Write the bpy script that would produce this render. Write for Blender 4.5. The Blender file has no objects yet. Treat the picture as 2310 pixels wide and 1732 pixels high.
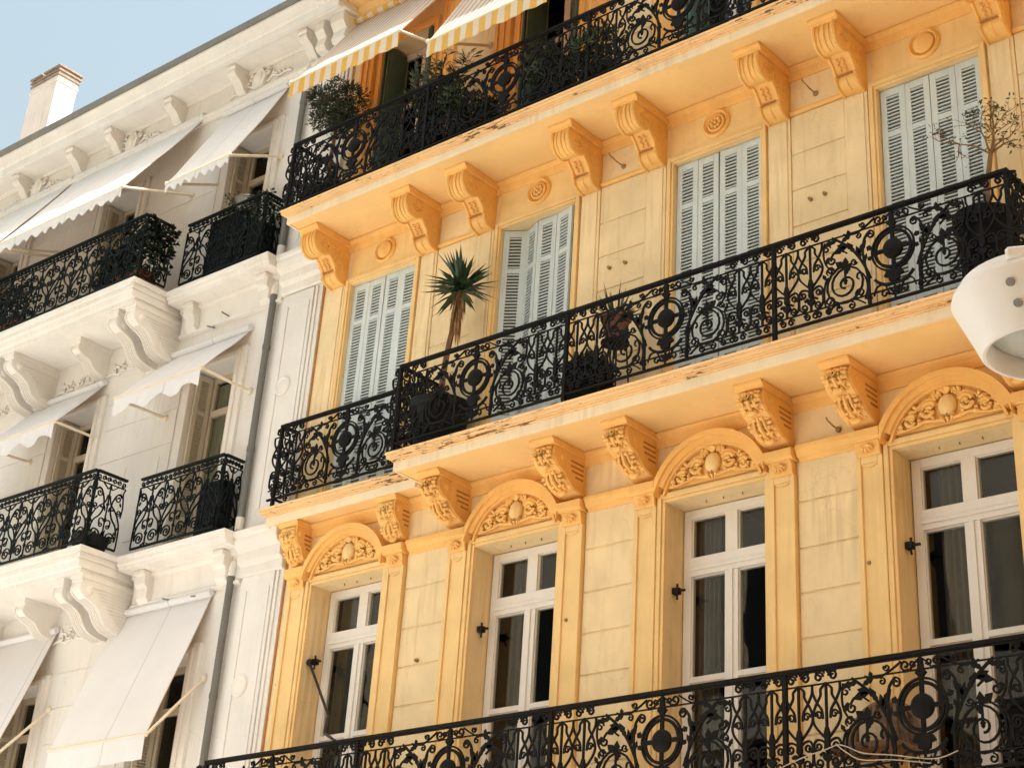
import bpy, math, random
import numpy as np
from mathutils import Vector, Matrix
random.seed(7)
R = math.radians
sc = bpy.context.scene
col = sc.collection

# ------------------------------------------------------------------ helpers
class MB:
    """collects faces for ONE mesh"""
    def __init__(s): s.v, s.f, s.m, s.mi = [], [], [], 0
    def face(s, idx): s.f.append(tuple(idx)); s.m.append(s.mi)
    def quad(s, a, b, c, d):
        n = len(s.v); s.v += [a, b, c, d]; s.face((n, n+1, n+2, n+3))
    def poly(s, pts):
        n = len(s.v); s.v += list(pts); s.face(range(n, n+len(pts)))
    def box(s, x0, x1, y0, y1, z0, z1):
        if x1 < x0: x0, x1 = x1, x0
        if y1 < y0: y0, y1 = y1, y0
        if z1 < z0: z0, z1 = z1, z0
        n = len(s.v)
        s.v += [(x0,y0,z0),(x1,y0,z0),(x1,y1,z0),(x0,y1,z0),(x0,y0,z1),(x1,y0,z1),(x1,y1,z1),(x0,y1,z1)]
        for q in ((0,3,2,1),(4,5,6,7),(0,1,5,4),(1,2,6,5),(2,3,7,6),(3,0,4,7)): s.face([n+i for i in q])
    def prism(s, pts, axis, a, b):
        """2D outline extruded along axis. x: pts=(y,z); y: pts=(x,z); z: pts=(x,y)"""
        def P(p, t):
            return (t,p[0],p[1]) if axis == 'x' else ((p[0],t,p[1]) if axis == 'y' else (p[0],p[1],t))
        n = len(s.v); k = len(pts)
        s.v += [P(p, a) for p in pts] + [P(p, b) for p in pts]
        area = sum(pts[i][0]*pts[(i+1)%k][1]-pts[(i+1)%k][0]*pts[i][1] for i in range(k))
        flip = (area < 0) ^ (axis == 'y') ^ (b < a)
        A = list(range(n, n+k)); Bq = list(range(n+k, n+2*k))
        if flip:
            s.face(A); s.face(Bq[::-1])
        else:
            s.face(A[::-1]); s.face(Bq)
        for i in range(k):
            j = (i+1) % k
            q = (n+i, n+j, n+k+j, n+k+i)
            s.face(q if not flip else q[::-1])
    def tube(s, pts, r, n=6, cap=True):
        pts = [Vector(p) for p in pts]; m = len(pts)
        rs = r if isinstance(r, (list, tuple)) else [r]*m
        base = len(s.v); up = None
        for i, p in enumerate(pts):
            t = (pts[min(i+1, m-1)]-pts[max(i-1, 0)])
            t = t.normalized() if t.length > 1e-9 else Vector((0,0,1))
            if up is None:
                up = Vector((0,0,1)) if abs(t.z) < .9 else Vector((1,0,0))
            a = t.cross(up)
            if a.length < 1e-6: a = t.cross(Vector((1,0,.3)))
            a.normalize(); b = t.cross(a); up = -b if False else up
            for k in range(n):
                w = 2*math.pi*k/n
                s.v.append(tuple(p+(a*math.cos(w)+b*math.sin(w))*rs[i]))
        for i in range(m-1):
            for k in range(n):
                k2 = (k+1) % n
                s.face((base+i*n+k, base+i*n+k2, base+(i+1)*n+k2, base+(i+1)*n+k))
        if cap:
            s.face([base+k for k in range(n)][::-1]); s.face([base+(m-1)*n+k for k in range(n)])
    def bar(s, pts, w, d, y=0.0):
        """flat iron bar following a 2D line in the XZ plane: w in-plane, d deep"""
        m = len(pts)
        if m < 2: return
        ws = w if isinstance(w, (list, tuple)) else [w]*m
        base = len(s.v)
        for i in range(m):
            a = pts[max(i-1, 0)]; b = pts[min(i+1, m-1)]
            tx, tz = b[0]-a[0], b[1]-a[1]; L = math.hypot(tx, tz) or 1
            nx, nz = -tz/L*ws[i]/2, tx/L*ws[i]/2
            x, z = pts[i]
            s.v += [(x+nx, y-d/2, z+nz), (x-nx, y-d/2, z-nz), (x-nx, y+d/2, z-nz), (x+nx, y+d/2, z+nz)]
        for i in range(m-1):
            o = base+4*i
            for k in range(4):
                k2 = (k+1) % 4
                s.face((o+k, o+k2, o+4+k2, o+4+k))
        s.face((base+3, base+2, base+1, base)); o = base+4*(m-1); s.face((o, o+1, o+2, o+3))
    def lathe(s, prof, n=24, c=(0,0,0), axis='z'):
        base = len(s.v); k = len(prof)
        for r, h in prof:
            for i in range(n):
                a = 2*math.pi*i/n
                if axis == 'z': p = (c[0]+r*math.cos(a), c[1]+r*math.sin(a), c[2]+h)
                elif axis == 'y': p = (c[0]+r*math.cos(a), c[1]+h, c[2]+r*math.sin(a))
                else: p = (c[0]+h, c[1]+r*math.cos(a), c[2]+r*math.sin(a))
                s.v.append(p)
        for j in range(k-1):
            for i in range(n):
                i2 = (i+1) % n
                q = (base+j*n+i, base+j*n+i2, base+(j+1)*n+i2, base+(j+1)*n+i)
                s.face(q if axis != 'y' else q[::-1])
        if prof[0][0] > 1e-6: s.face([base+i for i in range(n)][::-1])
        if prof[-1][0] > 1e-6: s.face([base+(k-1)*n+i for i in range(n)])
    def blob(s, c, rx, ry, rz, n=10, m=6, lump=0.0):
        base = len(s.v)
        for j in range(m+1):
            t = math.pi*j/m
            for i in range(n):
                a = 2*math.pi*i/n
                k = 1+lump*random.uniform(-1, 1)
                s.v.append((c[0]+rx*k*math.sin(t)*math.cos(a), c[1]+ry*k*math.sin(t)*math.sin(a), c[2]+rz*k*math.cos(t)))
        for j in range(m):
            for i in range(n):
                i2 = (i+1) % n
                s.face((base+j*n+i, base+(j+1)*n+i, base+(j+1)*n+i2, base+j*n+i2))
    def mesh(s, name, mats, ang=32):
        me = bpy.data.meshes.new(name)
        me.from_pydata([tuple(p) for p in s.v], [], s.f)
        for mm in (mats if isinstance(mats, (list, tuple)) else [mats]): me.materials.append(mm)
        me.polygons.foreach_set('material_index', s.m)
        me.polygons.foreach_set('use_smooth', [True]*len(s.f))
        me.validate(); me.update()
        try: me.set_sharp_from_angle(angle=R(ang))
        except Exception: pass
        return me

def put(name, me, parent=None, loc=(0,0,0), rot=(0,0,0), scale=(1,1,1), bevel=0):
    o = bpy.data.objects.new(name, me); col.objects.link(o)
    o.location = loc; o.rotation_euler = rot; o.scale = scale
    if parent: o.parent = parent
    if bevel:
        b = o.modifiers.new('soft_edges', 'BEVEL'); b.width = bevel; b.segments = 1; b.limit_method = 'ANGLE'; b.angle_limit = R(40)
    return o
def tag(o, label=None, cat=None, group=None, kind=None):
    if label: o['label'] = label
    if cat: o['category'] = cat
    if group: o['group'] = group
    if kind: o['kind'] = kind
    return o
def empty(name, loc, label, cat, group=None):
    o = bpy.data.objects.new(name, None); col.objects.link(o); o.location = loc; o.empty_display_size = .2
    return tag(o, label, cat, group)
def W(parent, name, mb, mat, bevel=0, ang=32):
    """a part built in world coordinates under a thing whose base is not the origin"""
    return put(name, mb.mesh(name, mat, ang), parent, loc=tuple(-Vector(world_loc(parent))), bevel=bevel)
def world_loc(o):
    v = Vector((0,0,0))
    while o is not None: v += o.location; o = o.parent
    return v
def srgb(r, g, b):
    f = lambda c: (c/255/12.92) if c/255 <= .04045 else ((c/255+.055)/1.055)**2.4
    return (f(r), f(g), f(b))

# ------------------------------------------------------------------ materials
def mat(name, base, rough=.65, var=.08, scale=2.5, bump=.15, bscale=60, spec=.3, grime=0.0, grime_col=None, metal=0.0, streak=True):
    m = bpy.data.materials.new(name); m.use_nodes = True
    nt = m.node_tree; N = nt.nodes; L = nt.links
    b = N['Principled BSDF']
    b.inputs['Roughness'].default_value = rough; b.inputs['Metallic'].default_value = metal
    b.inputs['Specular IOR Level'].default_value = spec
    g = N.new('ShaderNodeNewGeometry')
    n1 = N.new('ShaderNodeTexNoise'); n1.inputs['Scale'].default_value = scale; n1.inputs['Detail'].default_value = 6
    L.new(g.outputs['Position'], n1.inputs['Vector'])
    mix = N.new('ShaderNodeMix'); mix.data_type = 'RGBA'
    mix.inputs['A'].default_value = (*[c*(1-var) for c in base], 1); mix.inputs['B'].default_value = (*[min(.95, c*(1+var)) for c in base], 1)
    mr = N.new('ShaderNodeMapRange'); mr.inputs['From Min'].default_value = .3; mr.inputs['From Max'].default_value = .7
    L.new(n1.outputs['Fac'], mr.inputs['Value']); L.new(mr.outputs['Result'], mix.inputs['Factor'])
    out = mix.outputs['Result']
    if grime:
        mp = N.new('ShaderNodeMapping'); mp.inputs['Scale'].default_value = (5, 5, 1.1) if streak else (3, 3, 3)
        L.new(g.outputs['Position'], mp.inputs['Vector'])
        n2 = N.new('ShaderNodeTexNoise'); n2.inputs['Scale'].default_value = 1.6; n2.inputs['Detail'].default_value = 8; n2.inputs['Roughness'].default_value = .65
        L.new(mp.outputs['Vector'], n2.inputs['Vector'])
        r2 = N.new('ShaderNodeMapRange'); r2.inputs['From Min'].default_value = .52; r2.inputs['From Max'].default_value = .8; r2.inputs['To Max'].default_value = grime
        L.new(n2.outputs['Fac'], r2.inputs['Value'])
        mx = N.new('ShaderNodeMix'); mx.data_type = 'RGBA'
        mx.inputs['B'].default_value = (*(grime_col or [c*.45 for c in base]), 1)
        L.new(r2.outputs['Result'], mx.inputs['Factor']); L.new(out, mx.inputs['A']); out = mx.outputs['Result']
    if grime and streak:
        mp2 = N.new('ShaderNodeMapping'); mp2.inputs['Scale'].default_value = (17, 17, .8); L.new(g.outputs['Position'], mp2.inputs['Vector'])
        n4 = N.new('ShaderNodeTexNoise'); n4.inputs['Scale'].default_value = 1.0; n4.inputs['Detail'].default_value = 6; L.new(mp2.outputs['Vector'], n4.inputs['Vector'])
        n5 = N.new('ShaderNodeTexNoise'); n5.inputs['Scale'].default_value = .8; L.new(g.outputs['Position'], n5.inputs['Vector'])
        ml = N.new('ShaderNodeMath'); ml.operation = 'MULTIPLY'; L.new(n4.outputs['Fac'], ml.inputs[0]); L.new(n5.outputs['Fac'], ml.inputs[1])
        r4 = N.new('ShaderNodeMapRange'); r4.inputs['From Min'].default_value = .29; r4.inputs['From Max'].default_value = .42; r4.inputs['To Max'].default_value = grime*.9
        L.new(ml.outputs[0], r4.inputs['Value'])
        mx2 = N.new('ShaderNodeMix'); mx2.data_type = 'RGBA'; mx2.inputs['B'].default_value = (*(grime_col or [c*.45 for c in base]), 1)
        L.new(r4.outputs['Result'], mx2.inputs['Factor']); L.new(out, mx2.inputs['A']); out = mx2.outputs['Result']
    L.new(out, b.inputs['Base Color'])
    if bump:
        n3 = N.new('ShaderNodeTexNoise'); n3.inputs['Scale'].default_value = bscale; n3.inputs['Detail'].default_value = 4
        L.new(g.outputs['Position'], n3.inputs['Vector'])
        bp = N.new('ShaderNodeBump'); bp.inputs['Strength'].default_value = bump; bp.inputs['Distance'].default_value = .01
        L.new(n3.outputs['Fac'], bp.inputs['Height']); L.new(bp.outputs['Normal'], b.inputs['Normal'])
    m['c'] = 1
    return m

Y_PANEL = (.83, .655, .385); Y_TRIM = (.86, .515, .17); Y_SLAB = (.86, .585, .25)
M = {}
M['panel'] = mat('yellow_stucco', Y_PANEL, .8, .10, 1.7, .25, 45, .2, .42, (.55, .38, .20))
M['trim'] = mat('bounce_tinted_trim', Y_TRIM, .7, .07, 3, .12, 50, .25, .16, (.45, .22, .06))  # wall paint made more orange to hold warm light bounced between surfaces
M['pil'] = mat('bounce_tinted_plaster', (.84, .59, .265), .7, .07, 3, .12, 50, .25, .18, (.52, .32, .12))  # same wall paint, partly tinted for the warm bounce
M['slab'] = mat('bounce_tinted_soffit', Y_SLAB, .7, .08, 1.2, .1, 40, .25, .34, (.60, .36, .13), streak=False)  # same paint again, warm bounce under the slabs put into the colour
M['groove'] = mat('dark_ochre', (.42, .2, .06), .8, .15, 5, .1)  # darker ochre for groove strips, bracket notch and joint mortar
M['white'] = mat('cream_stone', (.755, .73, .685), .75, .05, 1.6, .2, 45, .2, .24, (.56, .45, .31))
M['white_trim'] = mat('cream_moulding', (.77, .74, .69), .7, .05, 2.5, .15, 60, .25, .22, (.58, .45, .29))
M['iron'] = mat('black_iron', (.0075, .007, .006), .6, .3, 9, .1, 80, .12)
M['green_iron'] = mat('dark_green_iron', (.006, .010, .010), .6, .3, 9, .1, 80, .14)
M['frame'] = mat('white_paint', (.80, .76, .70), .45, .03, 4, .04, 80, .4, .10, (.5, .42, .32))
M['cream_frame'] = mat('cream_paint', (.62, .53, .40), .5, .04, 4, .04, 80, .4)
M['shutter'] = mat('pale_blue_paint', (.60, .67, .67), .55, .05, 3, .05, 70, .35, .18, (.36, .40, .36))
M['green_shutter'] = mat('dark_green_paint', (.075, .13, .112), .55, .12, 3, .05, 70, .35)
M['cream_shutter'] = mat('beige_paint', (.62, .56, .44), .6, .06, 3, .05, 70, .3)
M['louvre_gap'] = mat('louvre_gap_shade', (.17, .18, .155), .8, .1, 3, 0)  # shade between the slats put into the colour of a backing sheet
M['zinc'] = mat('zinc_roof', (.20, .19, .165), .5, .12, 3, .05, 30, .4, .3, (.12, .10, .08))
M['pipe'] = mat('grey_pipe', (.155, .155, .14), .5, .1, 4, .05, 30, .4)
M['brick'] = mat('brick_cap', (.27, .21, .165), .8, .25, 14, .3, 60)
M['chimney'] = mat('pale_render', (.78, .71, .66), .85, .07, 2.2, .3, 30, .2, .35, (.5, .40, .33))
M['canvas'] = mat('white_canvas', (.84, .81, .76), .8, .03, 3, .06, 200, .1, .12, (.66, .62, .55))
M['metal_arm'] = mat('cream_metal', (.72, .63, .48), .4, .05, 5, .02, 50, .4)
M['steel'] = mat('grey_steel', (.30, .29, .27), .35, .1, 8, .05, 60, .5, metal=.6)
M['rust'] = mat('rusty_iron', (.34, .22, .115), .8, .3, 20, .2, 60)
M['rod'] = mat('black_rod', (.015, .013, .014), .5, .2, 8, .05)
M['leaf_dark'] = mat('dark_leaf', (.022, .042, .016), .5, .45, 11, 0, spec=.35)
M['ivy'] = mat('ivy_leaf', (.011, .021, .013), .45, .5, 11, 0, spec=.2)
M['leaf_olive'] = mat('olive_leaf', (.048, .064, .036), .5, .4, 11, 0, spec=.35)
M['leaf_yucca'] = mat('yucca_leaf', (.022, .055, .026), .4, .35, 9, 0, spec=.4)
M['dead_leaf'] = mat('dry_leaf', (.30, .165, .07), .8, .3, 14, 0)
M['bark'] = mat('bark', (.17, .095, .05), .9, .3, 18, .5, 40)
M['twig'] = mat('twig', (.20, .12, .06), .9, .25, 18, .3, 40)
M['black_pot'] = mat('black_plastic', (.008, .009, .009), .6, .25, 6, .1, 20, .15)
M['terracotta'] = mat('pink_terracotta', (.17, .075, .062), .8, .12, 6, .2, 40)
M['clay'] = mat('brown_clay', (.27, .10, .05), .8, .2, 6, .2, 40)
M['soil'] = mat('soil', (.04, .028, .018), .95, .3, 20, .6, 40)
M['lamp'] = mat('white_enamel', (.90, .89, .87), .32, .015, 3, .01, 30, .5)
M['lens'] = mat('grey_lens', (.50, .52, .46), .25, .05, 4, .0, 30, .5)
M['lamp_dark'] = mat('grey_recess', (.27, .28, .24), .5, .05, 5, .02)
M['wicker'] = mat('brown_wicker', (.20, .125, .075), .75, .3, 25, .5, 60)
M['label_cream'] = mat('cream_card', (.58, .47, .30), .7, .06, 12, .1)
M['cable'] = mat('beige_cable', (.42, .36, .28), .6, .05, 5, 0)
M['room'] = mat('dark_room', (.018, .016, .014), .9, .3, 3, 0)
M['curtain'] = mat('grey_curtain', (.115, .10, .08), .85, .12, 9, .1, 30)
M['sheer'] = mat('sheer_curtain', (.36, .36, .28), .85, .06, 9, .1, 30)
M['asphalt'] = mat('pale_concrete', (.41, .41, .405), .9, .15, 4, .3, 60, .2)
M['paving'] = mat('pale_paving', (.56, .555, .54), .85, .1, 3, .2, 30, .2)
M['opposite'] = mat('sand_render', (.64, .62, .57), .85, .06, 1, .1, 30, .2)
M['opp_dark'] = mat('dark_window', (.02, .022, .024), .2, .2, 2, 0, spec=.5)

def add_cracks(m, amount=.14, scale=.75):
    nt = m.node_tree; N = nt.nodes; L = nt.links; b = N['Principled BSDF']; src = b.inputs['Base Color'].links[0].from_socket
    g = N.new('ShaderNodeNewGeometry'); nz = N.new('ShaderNodeTexNoise'); nz.inputs['Scale'].default_value = 3.5; nz.inputs['Detail'].default_value = 5; L.new(g.outputs['Position'], nz.inputs['Vector'])
    ad = N.new('ShaderNodeVectorMath'); ad.operation = 'MULTIPLY_ADD'; ad.inputs[1].default_value = (.55, .55, .55); L.new(nz.outputs['Color'], ad.inputs[0]); L.new(g.outputs['Position'], ad.inputs[2])
    vo = N.new('ShaderNodeTexVoronoi'); vo.feature = 'DISTANCE_TO_EDGE'; vo.inputs['Scale'].default_value = scale; L.new(ad.outputs[0], vo.inputs['Vector'])
    mr = N.new('ShaderNodeMapRange'); mr.inputs['From Min'].default_value = .001; mr.inputs['From Max'].default_value = .006; mr.inputs['To Min'].default_value = 1; mr.inputs['To Max'].default_value = 0; L.new(vo.outputs['Distance'], mr.inputs['Value'])
    n2 = N.new('ShaderNodeTexNoise'); n2.inputs['Scale'].default_value = .9; L.new(g.outputs['Position'], n2.inputs['Vector'])
    m2 = N.new('ShaderNodeMapRange'); m2.inputs['From Min'].default_value = .48; m2.inputs['From Max'].default_value = .6; m2.inputs['To Max'].default_value = amount; L.new(n2.outputs['Fac'], m2.inputs['Value'])
    ml = N.new('ShaderNodeMath'); ml.operation = 'MULTIPLY'; L.new(mr.outputs['Result'], ml.inputs[0]); L.new(m2.outputs['Result'], ml.inputs[1])
    mx = N.new('ShaderNodeMix'); mx.data_type = 'RGBA'; mx.inputs['B'].default_value = (.16, .10, .05, 1); L.new(ml.outputs[0], mx.inputs['Factor']); L.new(src, mx.inputs['A']); L.new(mx.outputs['Result'], b.inputs['Base Color'])
for k_ in ('panel', 'slab', 'white'): add_cracks(M[k_])
def rim_mat():
    """balcony rim: ochre paint flaked off along the edge, brown metal showing"""
    m = mat('flaking_rim', (.84, .56, .28), .7, .07, 3, .15, 50, .25, .2, (.5, .28, .12))
    nt = m.node_tree; N = nt.nodes; L = nt.links; b = N['Principled BSDF']
    src = b.inputs['Base Color'].links[0].from_socket
    g = N.new('ShaderNodeNewGeometry'); mp = N.new('ShaderNodeMapping'); mp.inputs['Scale'].default_value = (5.0, 3, 46)
    L.new(g.outputs['Position'], mp.inputs['Vector'])
    n = N.new('ShaderNodeTexNoise'); n.inputs['Scale'].default_value = 1.0; n.inputs['Detail'].default_value = 5; n.inputs['Roughness'].default_value = .7
    L.new(mp.outputs['Vector'], n.inputs['Vector'])
    n2 = N.new('ShaderNodeTexNoise'); n2.inputs['Scale'].default_value = .9; L.new(g.outputs['Position'], n2.inputs['Vector'])
    ad = N.new('ShaderNodeMath'); ad.operation = 'MULTIPLY_ADD'; ad.inputs[1].default_value = .55; L.new(n2.outputs['Fac'], ad.inputs[0]); L.new(n.outputs['Fac'], ad.inputs[2])
    mr = N.new('ShaderNodeMapRange'); mr.inputs['From Min'].default_value = .872; mr.inputs['From Max'].default_value = .90; mr.inputs['To Max'].default_value = .85
    L.new(ad.outputs[0], mr.inputs['Value'])
    mx = N.new('ShaderNodeMix'); mx.data_type = 'RGBA'; mx.inputs['B'].default_value = (.10, .035, .012, 1)
    L.new(mr.outputs['Result'], mx.inputs['Factor']); L.new(src, mx.inputs['A']); L.new(mx.outputs['Result'], b.inputs['Base Color'])
    return m
M['rim'] = rim_mat()
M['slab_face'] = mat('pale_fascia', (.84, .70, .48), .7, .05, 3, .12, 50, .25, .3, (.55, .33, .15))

def glass():
    m = bpy.data.materials.new('window_glass'); m.use_nodes = True
    nt = m.node_tree; N = nt.nodes; L = nt.links; N.remove(N['Principled BSDF'])
    tr = N.new('ShaderNodeBsdfTransparent'); tr.inputs['Color'].default_value = (.84, .85, .82, 1)
    gl = N.new('ShaderNodeBsdfGlossy'); gl.inputs['Roughness'].default_value = .02; gl.inputs['Color'].default_value = (1, 1, 1, 1)
    lw = N.new('ShaderNodeLayerWeight'); lw.inputs['Blend'].default_value = .5
    pw = N.new('ShaderNodeMath'); pw.operation = 'POWER'; pw.inputs[1].default_value = 5; L.new(lw.outputs['Facing'], pw.inputs[0])
    fr = N.new('ShaderNodeMath'); fr.operation = 'MULTIPLY_ADD'; fr.inputs[1].default_value = .6; fr.inputs[2].default_value = .032; L.new(pw.outputs[0], fr.inputs[0])
    g = N.new('ShaderNodeNewGeometry'); n = N.new('ShaderNodeTexNoise'); n.inputs['Scale'].default_value = 1.7; n.inputs['Detail'].default_value = 2
    L.new(g.outputs['Position'], n.inputs['Vector'])
    bp = N.new('ShaderNodeBump'); bp.inputs['Strength'].default_value = .035; bp.inputs['Distance'].default_value = .05
    L.new(n.outputs['Fac'], bp.inputs['Height']); L.new(bp.outputs['Normal'], gl.inputs['Normal'])
    mx = N.new('ShaderNodeMixShader'); L.new(fr.outputs[0], mx.inputs[0]); L.new(tr.outputs[0], mx.inputs[1]); L.new(gl.outputs[0], mx.inputs[2])
    L.new(mx.outputs[0], N['Material Output'].inputs['Surface'])
    return m
M['glass'] = glass()

def cloth(name, base, base2=None, stripe=0.0, trans=.35, trans_col=None, edge=.5, seam=0):
    """awning canvas: diffuse plus light passing through; optional stripes along X"""
    m = bpy.data.materials.new(name); m.use_nodes = True
    nt = m.node_tree; N = nt.nodes; L = nt.links; N.remove(N['Principled BSDF'])
    g = N.new('ShaderNodeNewGeometry')
    n1 = N.new('ShaderNodeTexNoise'); n1.inputs['Scale'].default_value = 2.2; n1.inputs['Detail'].default_value = 5
    L.new(g.outputs['Position'], n1.inputs['Vector'])
    mix = N.new('ShaderNodeMix'); mix.data_type = 'RGBA'
    mix.inputs['A'].default_value = (*[c*.93 for c in base], 1); mix.inputs['B'].default_value = (*[min(.92, c*1.05) for c in base], 1)
    L.new(n1.outputs['Fac'], mix.inputs['Factor']); out = mix.outputs['Result']
    if seam:
        base2, stripe, edge = [c*.80 for c in base], seam, 1-.011/seam
    if base2:
        sx = N.new('ShaderNodeSeparateXYZ'); L.new(g.outputs['Position'], sx.inputs[0])
        md = N.new('ShaderNodeMath'); md.operation = 'PINGPONG'; md.inputs[1].default_value = stripe; L.new(sx.outputs['X'], md.inputs[0])
        gt = N.new('ShaderNodeMath'); gt.operation = 'GREATER_THAN'; gt.inputs[1].default_value = stripe*edge; L.new(md.outputs[0], gt.inputs[0])
        m2 = N.new('ShaderNodeMix'); m2.data_type = 'RGBA'; m2.inputs['B'].default_value = (*base2, 1)
        L.new(gt.outputs[0], m2.inputs['Factor']); L.new(out, m2.inputs['A']); out = m2.outputs['Result']
    d = N.new('ShaderNodeBsdfDiffuse'); t = N.new('ShaderNodeBsdfTranslucent')
    L.new(out, d.inputs['Color'])
    if trans_col: t.inputs['Color'].default_value = (*trans_col, 1)
    else: L.new(out, t.inputs['Color'])
    mx = N.new('ShaderNodeMixShader'); mx.inputs[0].default_value = trans
    L.new(d.outputs[0], mx.inputs[1]); L.new(t.outputs[0], mx.inputs[2]); L.new(mx.outputs[0], N['Material Output'].inputs['Surface'])
    return m
M['cloth'] = cloth('white_awning_canvas', (.84, .835, .835), trans=.2, seam=.62)
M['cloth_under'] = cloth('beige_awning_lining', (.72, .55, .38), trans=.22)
M['stripe_top'] = cloth('striped_canvas', (.86, .83, .76), (.56, .55, .51), .055, .42, None, .62)
M['stripe_val'] = cloth('checked_valance', (.86, .78, .64), (.84, .55, .16), .10, .3)
M['stripe_under'] = cloth('orange_glow_underside', (.86, .42, .07), trans=.6, trans_col=(.95, .45, .06))  # glow of sun through the cloth put into this orange underside

# ------------------------------------------------------------------ camera, light
def camera():
    f, r, C = 3834.19418, (-.52073, -.68774, .13096), (13.82287, -12.6445, -5.95639)
    ox, oy, Wp = 91.56065, -367.94292, 2310.
    th = math.sqrt(sum(a*a for a in r)); k = [a/th for a in r]
    K = Matrix(((0,-k[2],k[1]),(k[2],0,-k[0]),(-k[1],k[0],0)))
    Rm = Matrix.Identity(3) + math.sin(th)*K + (1-math.cos(th))*(K@K)
    Bm = Matrix(((1,0,0),(0,0,1),(0,-1,0)))
    Rw = (Rm@Bm).transposed()
    cd = bpy.data.cameras.new('camera'); o = bpy.data.objects.new('camera', cd); col.objects.link(o)
    o.matrix_world = Matrix.Translation(C) @ Rw.to_4x4()
    cd.sensor_fit = 'HORIZONTAL'; cd.sensor_width = 36; cd.lens = 36*f/Wp
    cd.shift_x = -ox/Wp; cd.shift_y = oy/Wp; cd.clip_end = 2000; cd.clip_start = .05
    sc.camera = o
camera()
SUN = Vector((.52, .085, 1.0)).normalized()
EL = math.asin(SUN.z); AZ = math.atan2(SUN.x, SUN.y)
w = bpy.data.worlds.new('World'); sc.world = w; w.use_nodes = True
nt = w.node_tree; bg = nt.nodes['Background']
sky = nt.nodes.new('ShaderNodeTexSky'); sky.sky_type = 'NISHITA'; sky.sun_disc = False
sky.sun_elevation = EL; sky.sun_rotation = AZ; sky.air_density = 2.6; sky.dust_density = 10.0; sky.ozone_density = 0.3; sky.altitude = 10
nt.links.new(sky.outputs[0], bg.inputs['Color']); bg.inputs['Strength'].default_value = .117
ld = bpy.data.lights.new('sun', 'SUN'); ld.energy = 5.0; ld.angle = R(.5); ld.color = (1, .975, .94)
lo = bpy.data.objects.new('sun', ld); col.objects.link(lo); lo.rotation_euler = SUN.to_track_quat('Z', 'Y').to_euler(); lo.location = (0, -5, 30)
vs = sc.view_settings; vs.view_transform = 'Standard'; vs.look = 'None'; vs.exposure = 1.2; vs.gamma = 1
sc.cycles.use_denoising = True; sc.cycles.max_bounces = 8; sc.cycles.diffuse_bounces = 5; sc.cycles.transparent_max_bounces = 12

# ------------------------------------------------------------------ ironwork patterns (2D, u along X, v along Z)
def spiral(cx, cz, r0, r1, a0, turns, ccw=1, n=None):
    n = n or max(8, int(abs(turns)*16))
    return [(cx+(r0+(r1-r0)*i/n)*math.cos(a0+ccw*2*math.pi*turns*i/n), cz+(r0+(r1-r0)*i/n)*math.sin(a0+ccw*2*math.pi*turns*i/n)) for i in range(n+1)]
def spline(P, k=6):
    out = []
    n = len(P)
    for i in range(n-1):
        p0, p1, p2, p3 = P[max(i-1, 0)], P[i], P[i+1], P[min(i+2, n-1)]
        for j in range(k):
            t = j/k
            out.append(tuple(.5*((2*p1[a])+(-p0[a]+p2[a])*t+(2*p0[a]-5*p1[a]+4*p2[a]-p3[a])*t*t+(-p0[a]+3*p1[a]-3*p2[a]+p3[a])*t**3) for a in range(len(p1))))
    out.append(tuple(P[-1])); return out
def leafpts(x, z, L, wd, ang):
    ca, sa = math.cos(ang), math.sin(ang)
    o = [(0,0),(.25,.35),(.42,.28),(.55,.5),(.75,.3),(1,0),(.75,-.3),(.55,-.5),(.42,-.28),(.25,-.35)]
    return [(x+L*a*ca-wd*b*sa, z+L*a*sa+wd*b*ca) for a, b in o]
class Iron(MB):
    D = .016
    def line(s, P, w=.013, mir=True, d=None):
        w = [a*1.06 for a in w] if isinstance(w, (list, tuple)) else w*1.06
        s.bar(P, w, d or s.D)
        if mir: s.bar([(-x, z) for x, z in P], w, d or s.D)
    def shape(s, P, mir=True, d=.012):
        s.prism(P, 'y', -d/2, d/2)
        if mir: s.prism([(-x, z) for x, z in P], 'y', -d/2, d/2)

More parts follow.
